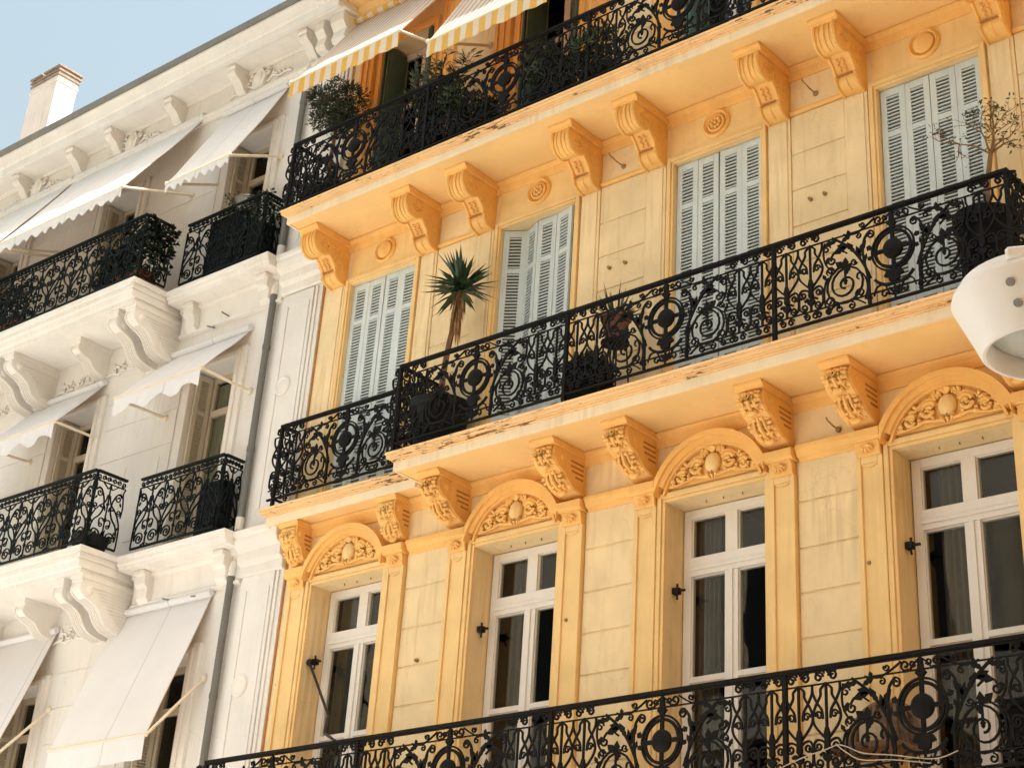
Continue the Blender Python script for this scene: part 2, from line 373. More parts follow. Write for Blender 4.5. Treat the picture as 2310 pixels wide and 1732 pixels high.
def yellow_panel():
    b = Iron()
    H = 1.25
    # horizontal bars
    b.box(-H, H, -.011, .011, .045, .07); b.box(-H, H, -.007, .007, .165, .178); b.box(-H, H, -.007, .007, .845, .857)
    # medallion
    zc = .565
    b.lathe([(.088, -.022), (.088, -.016), (.06, -.034), (0, -.04)][::-1] if False else [(0, -.040), (.06, -.036), (.098, -.016), (.098, .016), (.06, .036), (0, .040)], 24, (0, 0, zc), 'y')
    for r, wd in ((.178, .026), (.212, .016)):
        b.line([(r*math.cos(2*math.pi*i/36), zc+r*1.02*math.sin(2*math.pi*i/36)) for i in range(37)], wd, False, .022)
    for a in (0, 90, 180, 270):
        c, s_ = math.cos(R(a)), math.sin(R(a)); b.line([(.09*c, zc+.09*s_), (.215*c, zc+.215*s_)], .034, False, .02)
    b.shape(leafpts(.215, zc+.06, .06, .06, R(30))); b.shape(leafpts(.215, zc-.02, .05, .05, R(-30)))
    b.shape([(-.018,.77),(.018,.77),(.024,.80),(.05,.825),(.026,.85),(.018,.925),(0,.955),(-.018,.925),(-.026,.85),(-.05,.825),(-.024,.80)], False, .03)
    b.shape([(-.075,.345),(-.10,.30),(-.055,.285),(-.05,.245),(0,.225),(.05,.245),(.055,.285),(.10,.30),(.075,.345),(.03,.36),(-.03,.36)], False, .03)
    b.line(spline([(0,.215),(.08,.22),(.15,.255),(.195,.30)]), .026)
    b.line([(0,.06),(0,.22)], .016, False)
    for a in (25, 60): b.shape(leafpts(0, .10, .11, .03, R(a)))
    b.line(spiral(.10, .135, .045, .012, R(200), 1.1, -1), .012)
    b.line(spline([(0,.945),(.06,.90),(.10,.855),(.16,.85)]), .013)
    b.line(spiral(.135, .90, .045, .012, R(230), 1.2, 1), .014)
    b.line(spline([(.17,.935),(.27,.875),(.38,.835),(.50,.86)]), .013)
    b.shape(leafpts(.44, .835, .06, .04, R(80)))
    # side stems of the medallion
    b.line(spline([(.255,.06),(.258,.2),(.262,.33),(.285,.47),(.305,.62),(.285,.745),(.235,.81)]), .019)
    b.line(spiral(.222, .775, .042, .010, R(70), 1.3, 1), .014)
    b.box(.245, .270, -.012, .012, .12, .40); b.box(-.270, -.245, -.012, .012, .12, .40)
    b.shape(leafpts(.255, .05, .15, .06, R(90)))
    # leafy branch rising outwards
    b.line(spline([(.235,.33),(.29,.47),(.36,.60),(.45,.72),(.54,.80),(.62,.86)]), .022)
    for x, z, L, wd, a in ((.33,.56,.15,.06,75),(.39,.64,.15,.06,60),(.36,.60,.16,.06,125),(.45,.72,.13,.07,20),(.47,.73,.15,.07,-15),(.52,.79,.12,.06,150),(.30,.50,.10,.04,110),(.57,.82,.14,.06,-5)):
        b.shape(leafpts(x, z, L, wd, R(a)))
    b.line(spline([(.47,.66),(.53,.70),(.60,.70),(.64,.65)]), .014)
    b.line(spiral(.625, .625, .045, .010, R(60), 1.2, -1), .014)
    # big scroll
    b.line(spiral(.495, .345, .200, .175, R(110), 1.0, -1)+spiral(.495, .345, .175, .085, R(110), .75, -1)+spiral(.495, .345, .085, .035, R(200), .8, -1), .017)
    b.line(spline([(.34,.43),(.29,.36),(.27,.25),(.30,.14)]), .013)
    b.shape(leafpts(.495, .34, .07, .05, R(90))); b.shape(leafpts(.495, .44, .11, .05, R(120))); b.shape(leafpts(.495, .50, .12, .07, R(95))); b.shape(leafpts(.50, .52, .12, .07, R(40)))
    b.line([(.495,.345),(.495,.55)], .017)
    b.line(spiral(.345, .215, .055, .012, R(300), 1.2, 1), .013)
    b.line(spiral(.665, .215, .055, .012, R(240), 1.2, -1), .013)
    b.line(spline([(.30,.10),(.40,.165),(.50,.16),(.60,.165),(.70,.10)]), .013)
    for x in (.44, .56): b.line(spiral(x, .115, .038, .010, R(90), 1.2, 1 if x < .5 else -1), .012)
    b.line(spline([(.31,.40),(.36,.42),(.375,.38),(.355,.36)]), .013)
    # smaller filigree filling the gaps
    for c, r0, a0, tn, cc, w_ in (((.345,.80), .032, 60, 1.2, 1, .011), ((.40,.55), .036, 200, 1.2, 1, .011), ((.68,.76), .042, 170, 1.3, -1, .012), ((.655,.52), .036, 300, 1.3, 1, .011), ((.07,.905), .028, 200, 1.2, 1, .011), ((.30,.905), .030, 30, 1.2, -1, .011)):
        b.line(spiral(c[0], c[1], r0, .008, R(a0), tn, cc), w_)
    b.line(spline([(.06,.13),(.10,.22),(.175,.22),(.21,.14)]), .012)
    b.line(spline([(.66,.55),(.70,.62),(.715,.72),(.70,.83)]), .013); b.line(spline([(.71,.18),(.72,.30),(.70,.42),(.66,.46)]), .013)
    for x, z, L, wd, a in ((.69,.44,.08,.04,60),(.69,.60,.08,.04,110),(.60,.52,.08,.04,35)):
        b.shape(leafpts(x, z, L, wd, R(a)))
    # lattice of stems
    ln = b.line; b.line = lambda P, w=.013, mir=True, d=None: ln(P, w*1.16, mir, d)
    for cx in (.86, 1.12):
        h = .13
        b.box(cx-.010, cx+.010, -.009, .009, .17, .86); b.box(-cx-.010, -cx+.010, -.009, .009, .17, .86)
        for sg in (-1, 1):
            q = lambda P: [(cx+sg*x, z) for x, z in P]
            b.line(q(spiral(.066, .908, .042, .010, R(180), 1.35, -1)), .013)
            b.line(q(spline([(.012,.935),(.03,.955),(.06,.958),(.10,.945)])), .012)
            b.line(q(spline([(.0,.85),(.05,.81),(.055,.755),(.10,.68),(.13,.60),(.115,.53),(.06,.46),(.01,.41)])), .014)
            b.line(q(spline([(.13,.85),(.125,.78),(.085,.70),(.045,.64),(.035,.57)])), .014)
            b.line(q(spiral(.072, .60, .036, .010, R(350), 1.2, 1)), .012)
            b.line(q(spline([(.01,.37),(.05,.40),(.10,.405),(.125,.36),(.10,.32)])), .014)
            b.line(q(spiral(.082, .355, .034, .010, R(350), 1.2, -1)), .012)
            b.line(q(spline([(.125,.345),(.128,.28),(.12,.22),(.085,.185)])), .014)
            b.line(q(spiral(.075, .225, .038, .010, R(280), 1.2, -1)), .012)
            b.line(q(spiral(.045, .118, .036, .010, R(20), 1.3, 1)), .012)
            b.line(q(spline([(.01,.24),(.03,.30),(.07,.285)])), .016)
        for s in (1, -1):
            b.prism([(s*cx-.020,.40),(s*cx-.028,.44),(s*cx-.012,.50),(s*cx+.012,.50),(s*cx+.028,.44),(s*cx+.020,.40),(s*cx+.026,.33),(s*cx,.29),(s*cx-.026,.33)], 'y', -.014, .014)
            b.prism([(s*cx-.03,.245),(s*cx-.045,.275),(s*cx-.02,.29),(s*cx+.02,.29),(s*cx+.045,.275),(s*cx+.03,.245),(s*cx,.225)], 'y', -.012, .012)
    for cx in (.73,):
        for sg in (-1, 1):
            q = lambda P: [(cx+sg*x, z) for x, z in P]
            b.line(q(spiral(.055, .118, .036, .010, R(20), 1.3, 1)), .012)
    return b.mesh('ironwork_panel', M['iron'], 50)

def white_unit(b, cx, h):
    k = h/.26
    b.bar([(cx, .06), (cx, .86)], .015, .016)
    for zz in (.22, .40, .60): b.prism([(cx-.020,zz),(cx,zz+.03),(cx+.020,zz),(cx,zz-.03)], 'y', -.013, .013)
    for s in (-1, 1):
        q = lambda P: [(cx+s*x*k, z) for x, z in P]
        B = lambda P, w=.014: b.bar(q(P), w, .016)
        B(spiral(.125, .165, .090, .012, R(-10), 1.8, 1), .015)
        B(spline([(.214,.150),(.226,.25),(.19,.35),(.11,.43),(.065,.53),(.075,.64),(.13,.75),(.19,.78),(.225,.74)]), .017)
        B(spiral(.168, .715, .062, .010, R(25), 1.5, 1))
        B(spline([(.26,.06),(.262,.22),(.25,.36),(.20,.47),(.13,.55),(.05,.62),(.02,.72)]), .015)
        B(spiral(.205, .535, .042, .010, R(250), 1.3, 1), .013)
        B(spiral(.060, .315, .034, .010, R(60), 1.2, -1), .012)
        B(spline([(.0,.36),(.05,.40),(.095,.38),(.09,.31)]), .013)
        B(spline([(.26,.86),(.235,.80),(.25,.70),(.262,.60),(.25,.48)]), .013)
        B(spline([(.0,.86),(.03,.80),(.085,.83),(.13,.86)]), .013)
        for xc in (.05, .135, .215): B(spiral(xc, .917, .036, .009, R(200), 1.35, -1 if xc < .2 else 1), .012)
        B(spline([(.0,.10),(.03,.085),(.07,.07)]), .012)
        for x, z, L, a in ((.065,.53,.08,20),(.215,.30,.07,60),(.03,.50,.08,75),(.23,.62,.06,120)):
            b.prism(q(leafpts(x, z, L, .03, R(a))), 'y', -.006, .006)
def white_panel(n, h):
    b = Iron(); Lh = n*h
    b.box(-Lh, Lh, -.012, .012, .035, .06); b.box(-Lh, Lh, -.008, .008, .86, .874)
    b.box(-Lh, Lh, -.024, .024, .972, 1.0)
    for i in range(n): white_unit(b, -Lh+h*(2*i+1), h)
    for i in range(n+1): b.box(-Lh+2*h*i-.007, -Lh+2*h*i+.007, -.008, .008, .06, .87) if i % 3 == 0 else None
    return b.mesh('scrollwork_panel', M['green_iron'], 50)

# ------------------------------------------------------------------ generic facade pieces
def wall_holes(mb, x0, x1, z0, z1, holes, y0, y1):
    """solid wall from y0 (front) to y1 with rectangular openings"""
    xs = sorted({x0, x1, *[h[0] for h in holes], *[h[1] for h in holes]})
    for a, b in zip(xs[:-1], xs[1:]):
        hz = sorted([(h[2], h[3]) for h in holes if h[0] < (a+b)/2 < h[1]])
        z = z0
        for c, d in hz:
            if c > z: mb.box(a, b, y0, y1, z, c)
            z = d
        if z1 > z: mb.box(a, b, y0, y1, z, z1)
def arc_ring(mb, cx, cz, r0, r1, hw, y0, y1, n=28):
    a = math.asin(min(1, hw/r1)); a0 = math.asin(min(1, hw/r0)) if hw < r0 else a
    out = [(cx+r1*math.sin(-a+2*a*i/n), cz+r1*math.cos(-a+2*a*i/n)) for i in range(n+1)]
    inn = [(cx+r0*math.sin(-a0+2*a0*i/n), cz+r0*math.cos(-a0+2*a0*i/n)) for i in range(n+1)]
    for i in range(n):
        mb.prism([inn[i], inn[i+1], out[i+1], out[i]], 'y', y0, y1)

# =================================================================== YELLOW BUILDING
S = 2.5
XL, XR = -1.06, 12.6
yb = empty('yellow_building', (0, 0, -7.6), 'ochre yellow apartment building with scroll brackets, pale blue shutters and black iron balconies', 'building')
YO = (0, 0, 7.6)     # offset for shared meshes drawn in world coordinates
def Yp(name, mb, mats, bevel=0): return put(name, mb.mesh(name, mats), yb, YO, bevel=bevel)
def Yi(name, me, loc=(0,0,0), rot=(0,0,0), scale=(1,1,1), bevel=0, parent=None):
    return put(name, me, parent or yb, (loc[0], loc[1], loc[2]+7.6) if parent is None else loc, rot, scale, bevel)
F2W, F3W, F4W = .573, .5585, .45
holes = []
for k in range(4):
    x = k*S
    holes += [(x-F2W, x+F2W, -3.05, 0.0), (x-F3W, x+F3W, .98, 3.877), (x-F4W, x+F4W, 4.74, 7.50)]
mb = MB(); wall_holes(mb, XL, XR, -7.6, 8.55, holes, 0, .36)
Yp('wall', mb, M['panel'])
# floors and rooms behind the openings so no daylight leaks through
mb = MB(); mb.box(XL, XR, 3.0, 3.1, -7.6, 8.5)
for z in (-3.12, .74, 4.52, 8.4): mb.box(XL, XR, .36, 3.0, z, z+.14)
for x in (-1.04, 1.25, 3.75, 6.25, 8.75): mb.box(x, x+.06, .36, 3.0, -3.1, 8.4)
Yp('room', mb, M['room'])

# --- pier panels with horizontal joints
g = .009
def blocks(mb, x0, x1, zs, y):
    mb.box(x0, x1, y*.3, .002, zs[0], zs[-1])
    for a, b in zip(zs[:-1], zs[1:]): mb.box(x0, x1, y, y*.3+.0005, a+g, b-g)
for k in range(4):
    a, b = k*S+.935, (k+1)*S-.935
    if k == 3: b = XR
    for zs, y in (([-3.05, -2.4, -1.98, -1.565, -1.155, -.74, -.298, .10], -.018), ([.98, 1.34, 1.76, 2.18, 2.60, 3.02, 3.448, 3.925], -.018),
                  ([3.985, 4.37], -.012), ([.235, .62], -.012), ([4.74, 5.3, 5.9, 6.5, 7.1, 7.7], -.014)):
        mb = MB(); blocks(mb, a, b, zs, y); Yp('ashlar_panel', mb, M['panel'], bevel=.004)
# --- string courses, coves under soffits
mb = MB()
cov = lambda z1: [(.002, z1-.15), (-.018, z1-.15), (-.025, z1-.125), (-.045, z1-.06), (-.085, z1-.03), (-.085, z1-.004), (.002, z1-.004)]
mb.prism(cov(.735), 'x', XL, XR); mb.prism(cov(4.514), 'x', XL, XR)
for k in range(-1, 4):
    a, b = k*S+.955, (k+1)*S-.955
    if k == -1: continue
    if k == 3: b = XR
    mb.prism([(.002,.085),(-.03,.085),(-.04,.11),(-.075,.125),(-.10,.175),(-.11,.18),(-.11,.225),(.002,.245)], 'x', a, b)
    mb.prism([(.002,3.93),(-.022,3.93),(-.042,3.955),(-.042,3.975),(.002,3.99)], 'x', k*S+.925, b+.03 if k < 3 else XR)
Yp('cornice', mb, M['trim'], bevel=.004)

# --- F2: surrounds, pilasters, arched pediments
def frame_sides(mb, hw, w, z0, z1, y, top=True):
    mb.box(-hw-w, -hw, y, .003, z0, z1+(w if top else 0)); mb.box(hw, hw+w, y, .003, z0, z1+(w if top else 0))
    if top: mb.box(-hw, hw, y, .003, z1, z1+w)
mb = MB()
frame_sides(mb, F2W+.035, .05, -3.05, .035, -.052); frame_sides(mb, F2W, .034, -3.05, 0, -.034)
me_sur2 = mb.mesh('window_surround', M['pil'])
mb = MB()
mb.box(-.135, .135, -.045, .003, -3.05, -.03)
mb.box(-.135, -.085, -.066, -.045, -3.05, -.03); mb.box(.085, .135, -.066, -.045, -3.05, -.03)
mb.box(-.085, .085, -.066, -.045, -.09, -.03)
n = 8   # curved head of the sunk panel
for i in range(n):
    t0, t1 = -1+2*i/n, -1+2*(i+1)/n
    z0_, z1_ = -.10-.03*(1-t0*t0), -.10-.03*(1-t1*t1)
    mb.prism([(.085*t0, -.091), (.085*t1, -.091), (.085*t1, z1_), (.085*t0, z0_)], 'y', -.0655, -.0452)
me_pil2 = mb.mesh('pilaster', M['pil'])
mb = MB()
mb.prism([(.003,-.03),(-.07,-.03),(-.085,0),(-.09,.07),(-.11,.10),(.003,.10)], 'x', -.125, .125)
mb.prism([(.003,.10),(-.125,.10),(-.13,.115),(-.15,.13),(-.15,.205),(.003,.235)], 'x', -.155, .155)
me_cap2 = mb.mesh('capital', M['trim'])
mb = MB()   # carved leaf on the capital
for i in range(5):
    a = R(-80+40*i); mb.tube([(0, -.10, .07), (.045*math.sin(a), -.118, .05-.035*math.cos(a)), (.07*math.sin(a), -.105, .03-.045*math.cos(a))], [.018, .016, .006], 6)
mb.blob((0, -.105, .055), .03, .022, .03, 8, 5)
me_capleaf = mb.mesh('carved_leaf', M['trim'])
mb = MB()
arc_ring(mb, 0, -.122, .655, .712, .635, -.15, .003); arc_ring(mb, 0, -.122, .60, .655, .60, -.115, .003); arc_ring(mb, 0, -.122, .575, .60, .575, -.085, .003)
pts = [(-.57, .118)]+[(.59*math.sin(-1.30+2.6*i/20), -.122+.59*math.cos(-1.30+2.6*i/20)) for i in range(21)]+[(.57, .118)]
pts = [p for p in pts if p[1] >= .118]
mb.prism(pts, 'y', -.03, .002)
me_ped = mb.mesh('arched_pediment', M['trim'])
def carve(shell=True):
    mb = MB()
    T = lambda P, r, y=-.055: mb.tube([(x, y, z) for x, z in P], r, 6)
    def tap(n, a, b): return [a+(b-a)*i/(n-1) for i in range(n)]
    for s in (-1, 1):
        q = lambda P: [(s*x, z) for x, z in P]
        for c, r0, a0, tn, rr in (((.185,.27), .082, 150, 1.5, .019), ((.36,.205), .062, 140, 1.4, .016), ((.465,.155), .035, 120, 1.3, .012), ((.10,.40), .038, 200, 1.2, .014)):
            P = q(spiral(c[0], c[1], r0, .016, R(a0), tn, -1)); T(P, tap(len(P), rr*1.4, rr*.95))
            mb.blob((s*c[0], -.05, c[1]), .02, .02, .02, 8, 5)
        P = q(spline([(.03,.15),(.12,.16),(.22,.175),(.30,.15),(.42,.13),(.52,.125)])); T(P, tap(len(P), .02, .008))
        P = q(spline([(.10,.36),(.19,.375),(.27,.33),(.33,.28),(.42,.25),(.50,.17)])); T(P, tap(len(P), .016, .006))
        for (x, z, L, a) in ((.28,.30,.10,40),(.30,.29,.10,5),(.42,.24,.08,50),(.23,.18,.09,-10),(.13,.17,.08,60),(.06,.43,.08,70),(.40,.15,.07,100),(.12,.44,.07,20),(.27,.17,.07,80)):
            ca, sa = math.cos(R(a)), math.sin(R(a)); mb.tube([(s*x, -.04, z), (s*(x+L*.5*ca), -.062, z+L*.5*sa), (s*(x+L*ca), -.04, z+L*sa)], [.012, .02, .004], 6)
    for i in range(5):
        a = R(-50+25*i); mb.tube([(0, -.05, .40), (.05*math.sin(a), -.075, .40+.05*math.cos(a)), (.085*math.sin(a), -.055, .40+.075*math.cos(a))], [.018, .02, .006], 6)
    for i in range(3): mb.tube([(-.06+.06*i, -.06, .19), (-.05+.05*i, -.075, .16), (-.03+.03*i, -.055, .125)], [.018, .02, .01], 6)
    return mb.mesh('carved_ornament', M['trim'])
me_carve = carve()
mb = MB(); mb.blob((0, -.045, .285), .088, .055, .105, 18, 10)
me_cart = mb.mesh('oval_cartouche', M['pil'])

# --- consoles under the middle slab
def side_profile(pts, t=6): return spline(pts, t)
cons = [(0,.0),(-.58,.0),(-.58,-.035),(-.565,-.06),(-.60,-.10),(-.60,-.17),(-.55,-.235),(-.46,-.275),(-.385,-.30),(-.36,-.335),(-.33,-.385),(-.25,-.425),(-.15,-.45),(-.06,-.462),(0,-.465)]
def console2():
    mb = MB(); z0 = -.07
    body = [(y*.92, z0+z*.86) for y, z in ([(0,0),(-.555,0)]+spline([(-.555,0),(-.59,-.07),(-.585,-.16),(-.53,-.235),(-.44,-.275),(-.385,-.30),(-.36,-.345),(-.30,-.40),(-.2,-.44),(-.09,-.46),(0,-.465)], 3))]
    mb.prism(body, 'x', -.125, .125)
    mb.prism([(0,-.005),(-.60,-.005),(-.60,-.028),(-.575,-.04),(-.56,-.07),(0,-.07)], 'x', -.155, .155)
    for s in (-1, 1):   # dark strips for grooves on the cheeks and a round boss
        x = s*.125
        mb.mi = 1
        for i in range(4):
            zz = -.15-.052*i; y0 = -.045; y1 = -.25 if i < 2 else (-.23 if i == 2 else -.17)
            mb.box(x-.001 if s > 0 else x-.003, x+.003 if s > 0 else x+.001, y1, y0, zz-.010, zz+.010)
        mb.mi = 0
        mb.blob((x, -.40, -.155), .02, .042, .042, 10, 6)
        # raised edge band following the scroll
        for i in range(2, len(body)-2):
            (a, b_), (c, d) = body[i], body[i+1]
            mb.tube([(x, a+.018, b_+.012), (x, c+.018, d+.012)], .014, 5)
    return mb.mesh('console', [M['trim'], M['groove']])
me_con = console2()
def acanthus():
    mb = MB(); random.seed(3)
    f = lambda t: spline([(-.535,-.085),(-.56,-.15),(-.535,-.215),(-.46,-.275),(-.385,-.31),(-.345,-.36),(-.27,-.41),(-.15,-.445)], 8)
    path = f(0); n = len(path)
    def pt(u, x, off): # u 0..1 along path
        i = min(n-2, int(u*(n-1))); t = u*(n-1)-i
        y = path[i][0]*(1-t)+path[i+1][0]*t; z = path[i][1]*(1-t)+path[i+1][1]*t
        return (x, y-off, z-off*.5)
    for half in ((.0, .42), (.5, .98)):
        a, b_ = half
        for x0, x1, r in ((0,0,.022),(-.05,-.07,.013),(.05,.07,.013)):
            P = [pt(a+(b_-a)*t, x0+(x1-x0)*t, .012+.03*math.sin(math.pi*t)) for t in (0,.25,.5,.75,1)]
            mb.tube(P, [r*.8, r, r*1.1, r, r*.5], 6)
        for s in (-1, 1):
            for k in range(5):
                t = a+(b_-a)*(.10+.2*k); w_ = .055+.045*math.sin(math.pi*(.25+.15*k))
                for fx, rr in ((.45, .024), (.80, .026), (1.12, .021)):
                    q_ = pt(min(.99, t+.03*fx*(b_-a)), s*w_*fx, .016+.012*math.sin(k*1.7+fx*5)); mb.blob(q_, rr*1.1, rr*.8, rr*.9, 7, 5, .18)
        mb.blob(pt(b_, 0, .05), .06, .035, .03, 9, 5, .12)
    return mb.mesh('acanthus_leaf', M['trim'])
me_aca = acanthus()
# --- scroll brackets under the top slab
def bracket3():
    mb = MB()
    side = [(0,-.085)]+[(-.60,-.085)]+spline([(-.60,-.085),(-.615,-.16),(-.605,-.24),(-.555,-.32),(-.47,-.350),(-.39,-.325),(-.345,-.295)], 4)+spline([(-.345,-.295),(-.295,-.34),(-.245,-.395),(-.20,-.450)], 4)+[(-.225,-.468),(-.195,-.478)]+spline([(-.195,-.478),(-.19,-.53),(-.145,-.58),(-.07,-.605),(0,-.61)], 4)
    mb.prism(side, 'x', -.125, .125)
    mb.prism([(0,-.004),(-.655,-.004),(-.655,-.03),(-.625,-.05),(-.615,-.085),(0,-.085)], 'x', -.165, .165)
    n = len(side)
    for s in (-1, 1):
        for i in range(2, n-2):
            a, b_ = side[i], side[i+1]
            mb.tube([(s*.112, a[0]-.004, a[1]), (s*.112, b_[0]-.004, b_[1])], .021, 6)
        # relief scrolls on the cheek
        P = spiral(-.45, -.215, .085, .012, R(100), 1.7, -1); mb.tube([(s*.127, y, z) for y, z in P], .010, 5)
        P = spline([(-.375,-.20),(-.31,-.16),(-.27,-.20),(-.30,-.25),(-.25,-.27),(-.20,-.23)]); mb.tube([(s*.127, y, z) for y, z in P], .009, 5)
        P = spline([(-.30,-.30),(-.25,-.33),(-.20,-.31),(-.17,-.36),(-.12,-.35),(-.10,-.42)]); mb.tube([(s*.127, y, z) for y, z in P], .009, 5)
        P = spline([(-.20,-.21),(-.15,-.18),(-.11,-.22),(-.13,-.27)]); mb.tube([(s*.127, y, z) for y, z in P], .008, 5)
    # string of beads down the front, stem panel edges
    F = spline([(-.607,-.10),(-.622,-.16),(-.612,-.24),(-.565,-.315),(-.49,-.35)], 5)
    for y, z in F: mb.blob((0, y, z), .014, .012, .011, 7, 5)
    for sx in (-.058, .058): mb.tube([(sx, y, z) for y, z in F], .006, 5)
    for i in range(5):
        t = i/4; y = -.305+.085*t; z = -.335-.085*t
        for sx in (-.035, .02): mb.blob((sx+.012*(i % 2), y-.012, z-.012), .016, .012, .014, 6, 4, .25)
    mb.mi = 1; mb.box(-.128, .128, -.229, -.20, -.480, -.469); mb.mi = 0
    mb.tube([(0,-.195,-.50),(0,-.165,-.565),(0,-.10,-.602)], .014, 5)
    return mb.mesh('scroll_bracket', [M['trim'], M['groove']])
me_br3 = bracket3()
mb = MB()
frame_sides(mb, F3W+.03, .05, .98, 3.907, -.045); frame_sides(mb, F3W, .03, .98, 3.877, -.028)
mb.box(-.61, .61, -.012, .003, 3.96, 4.365)
me_sur3 = mb.mesh('window_surround', M['pil'])
mb = MB()
mb.box(-.135, .135, -.028, .003, .98, 3.905)
mb.box(-.10, .10, -.040, -.028, .98, 3.88)
me_pil3 = mb.mesh('pilaster', M['panel'])
def rosette(flower):
    mb = MB()
    mb.lathe([(.172, -.012), (.172, -.03), (.15, -.055), (.128, -.03), (.122, -.014)], 32, (0,0,4.198), 'y')
    if flower:
        mb.lathe([(.112, -.014), (.108, -.045), (.09, -.05), (.082, -.03), (.05, -.026)], 32, (0,0,4.198), 'y')
        for i in range(8):
            a = 2*math.pi*i/8; mb.blob((.052*math.cos(a), -.045, 4.198+.052*math.sin(a)), .022, .02, .022, 8, 5)
        mb.blob((0, -.05, 4.198), .022, .024, .022, 8, 5)
    else:
        mb.lathe([(.115, -.014), (.113, -.05), (.10, -.058), (.02, -.064), (0, -.064)], 32, (0,0,4.198), 'y')
    return mb.mesh('rosette', M['trim'])
me_ros = [rosette(False), rosette(True)]

# --- windows of the second floor
def window2():
    fr = MB()
    y0, y1 = .27, .335
    def B(x0, x1, z0, z1, ya=y0, yb_=y1): fr.box(x0, x1, ya, yb_, z0, z1)
    B(-.56, -.47, -3.04, -.012); B(.47, .56, -3.04, -.012); B(-.47, .47, -.10, -.012)
    B(-.475, .475, -.685, -.50, .255, y1)            # transom
    B(-.475, .475, -.635, -.60, .235, .256)
    B(-.07, .07, -.50, -.10, .262, y1); B(-.075, .075, -3.04, -.685, .262, y1)
    B(-.022, .022, -3.04, -.685, .245, .263)
    for s in (-1, 1):
        a, b_ = (.07, .47) if s > 0 else (-.47, -.07)
        B(a, b_, -1.705, -1.655, .262, y1); B(a, b_, -3.04, -2.95)
        for z0_, z1_ in ((-.50,-.10),(-1.655,-.685),(-2.95,-1.705)):   # inner bead
            B(a, a+.012, z0_, z1_, .285, y1); B(b_-.012, b_, z0_, z1_, .285, y1); B(a+.012, b_-.012, z1_-.012, z1_, .285, y1); B(a+.012, b_-.012, z0_, z0_+.012, .285, y1)
    me_f = fr.mesh('french_window', M['frame'])
    panes = []
    for s in (-1, 1):
        a, b_ = (.075, .468) if s > 0 else (-.468, -.075)
        for z0_, z1_ in ((-.50,-.10),(-1.655,-.688),(-2.95,-1.705)):
            p = MB(); p.box(a, b_, .300, .306, z0_, z1_); panes.append(p.mesh('pane', M['glass']))
    return me_f, panes
me_win2, me_panes2 = window2()
def curtain(x0, x1, z0, z1, y, folds=7, amp=.025, m='curtain'):
    mb = MB(); n = folds*6
    for i in range(n):
        a, b_ = i/n, (i+1)/n
        ya, yb_ = y+amp*math.sin(a*folds*2*math.pi), y+amp*math.sin(b_*folds*2*math.pi)
        mb.quad((x0+(x1-x0)*a, ya, z0), (x0+(x1-x0)*b_, yb_, z0), (x0+(x1-x0)*b_, yb_, z1), (x0+(x1-x0)*a, ya, z1))
    return mb.mesh('curtain', M[m])
me_cur = [curtain(-.46, -.20, -2.9, -.05, .385, 5), curtain(-.36, -.08, -2.9, -.05, .385, 4, .025)]
mb = MB()
mb.box(-.035, .035, .10, .16, -.03, .03); mb.tube([(0,.13,0),(.11,.11,-.01)], .014, 5); mb.tube([(.01,.13,0),(.03,.10,.06)], .012, 5); mb.tube([(.0,.13,0),(.03,.10,-.09)], .012, 5)
me_catch = mb.mesh('shutter_catch', M['rod'])
for k in range(4):
    x = k*S
    Yi('window_surround', me_sur2, (x, 0, 0), bevel=.004)
    p = Yi('arched_pediment', me_ped, (x, 0, 0))
    put('carved_ornament', me_carve, p); put('oval_cartouche', me_cart, p)
    for s in (-1, 1):
        Yi('pilaster', me_pil2, (x+s*.79-.005, 0, 0), bevel=.004)
        c = Yi('capital', me_cap2, (x+s*.79-.005, 0, 0), bevel=.004)
        put('carved_leaf', me_capleaf, c)
        sy = .5 if k == 0 else 1.0
        c = Yi('console', me_con, (x+s*.79-.03, 0, .735), scale=(1, sy, 1))
        put('acanthus_leaf', me_aca, c)
    f = Yi('french_window', me_win2, (x, 0, 0), bevel=.003)
    for pm in me_panes2: put('pane', pm, f, rot=(random.uniform(-.006,.006)*.3, 0, random.uniform(-.006,.006)))
    put('curtain', me_cur[k % 2], f)
    Yi('shutter_catch', me_catch, (x-F2W+.036, 0, -.85))

# --- third floor: shutters
def leaf(wd, z0, z1):
    mb = MB(); st = .066 if wd < .3 else .055
    mb.box(0, st, -.016, .016, z0, z1); mb.box(wd-st, wd, -.016, .016, z0, z1)
    rails = [(z1-.085, z1), (z1-.565, z1-.500), (z0+1.12-.98, z0+1.20-.98), (z0, z0+.12)]
    rails = [(z1-.082, z1), (z1-.562, z1-.502), (z0+.47, z0+.54), (z0, z0+.08)]
    for a, b_ in rails: mb.box(st, wd-st, -.016, .016, a, b_)
    for (lo, hi) in ((rails[1][1], rails[0][0]), (rails[2][1], rails[1][0]), (rails[3][1], rails[2][0])):
        n = int((hi-lo)/.040)
        for i in range(n):
            zc = lo+(hi-lo)*(i+.5)/n
            mb.prism([(-.016, zc-.011), (.014, zc-.001), (.014, zc+.008), (-.016, zc+.005)], 'x', st, wd-st)
    mb.mi = 1; mb.box(st, wd-st, .0165, .022, z0+.02, z1-.02); mb.mi = 0
    return mb
LW = F3W*2/4
me_leaf = leaf(LW-.006, .99, 3.868).mesh('shutter_leaf', [M['shutter'], M['louvre_gap']])
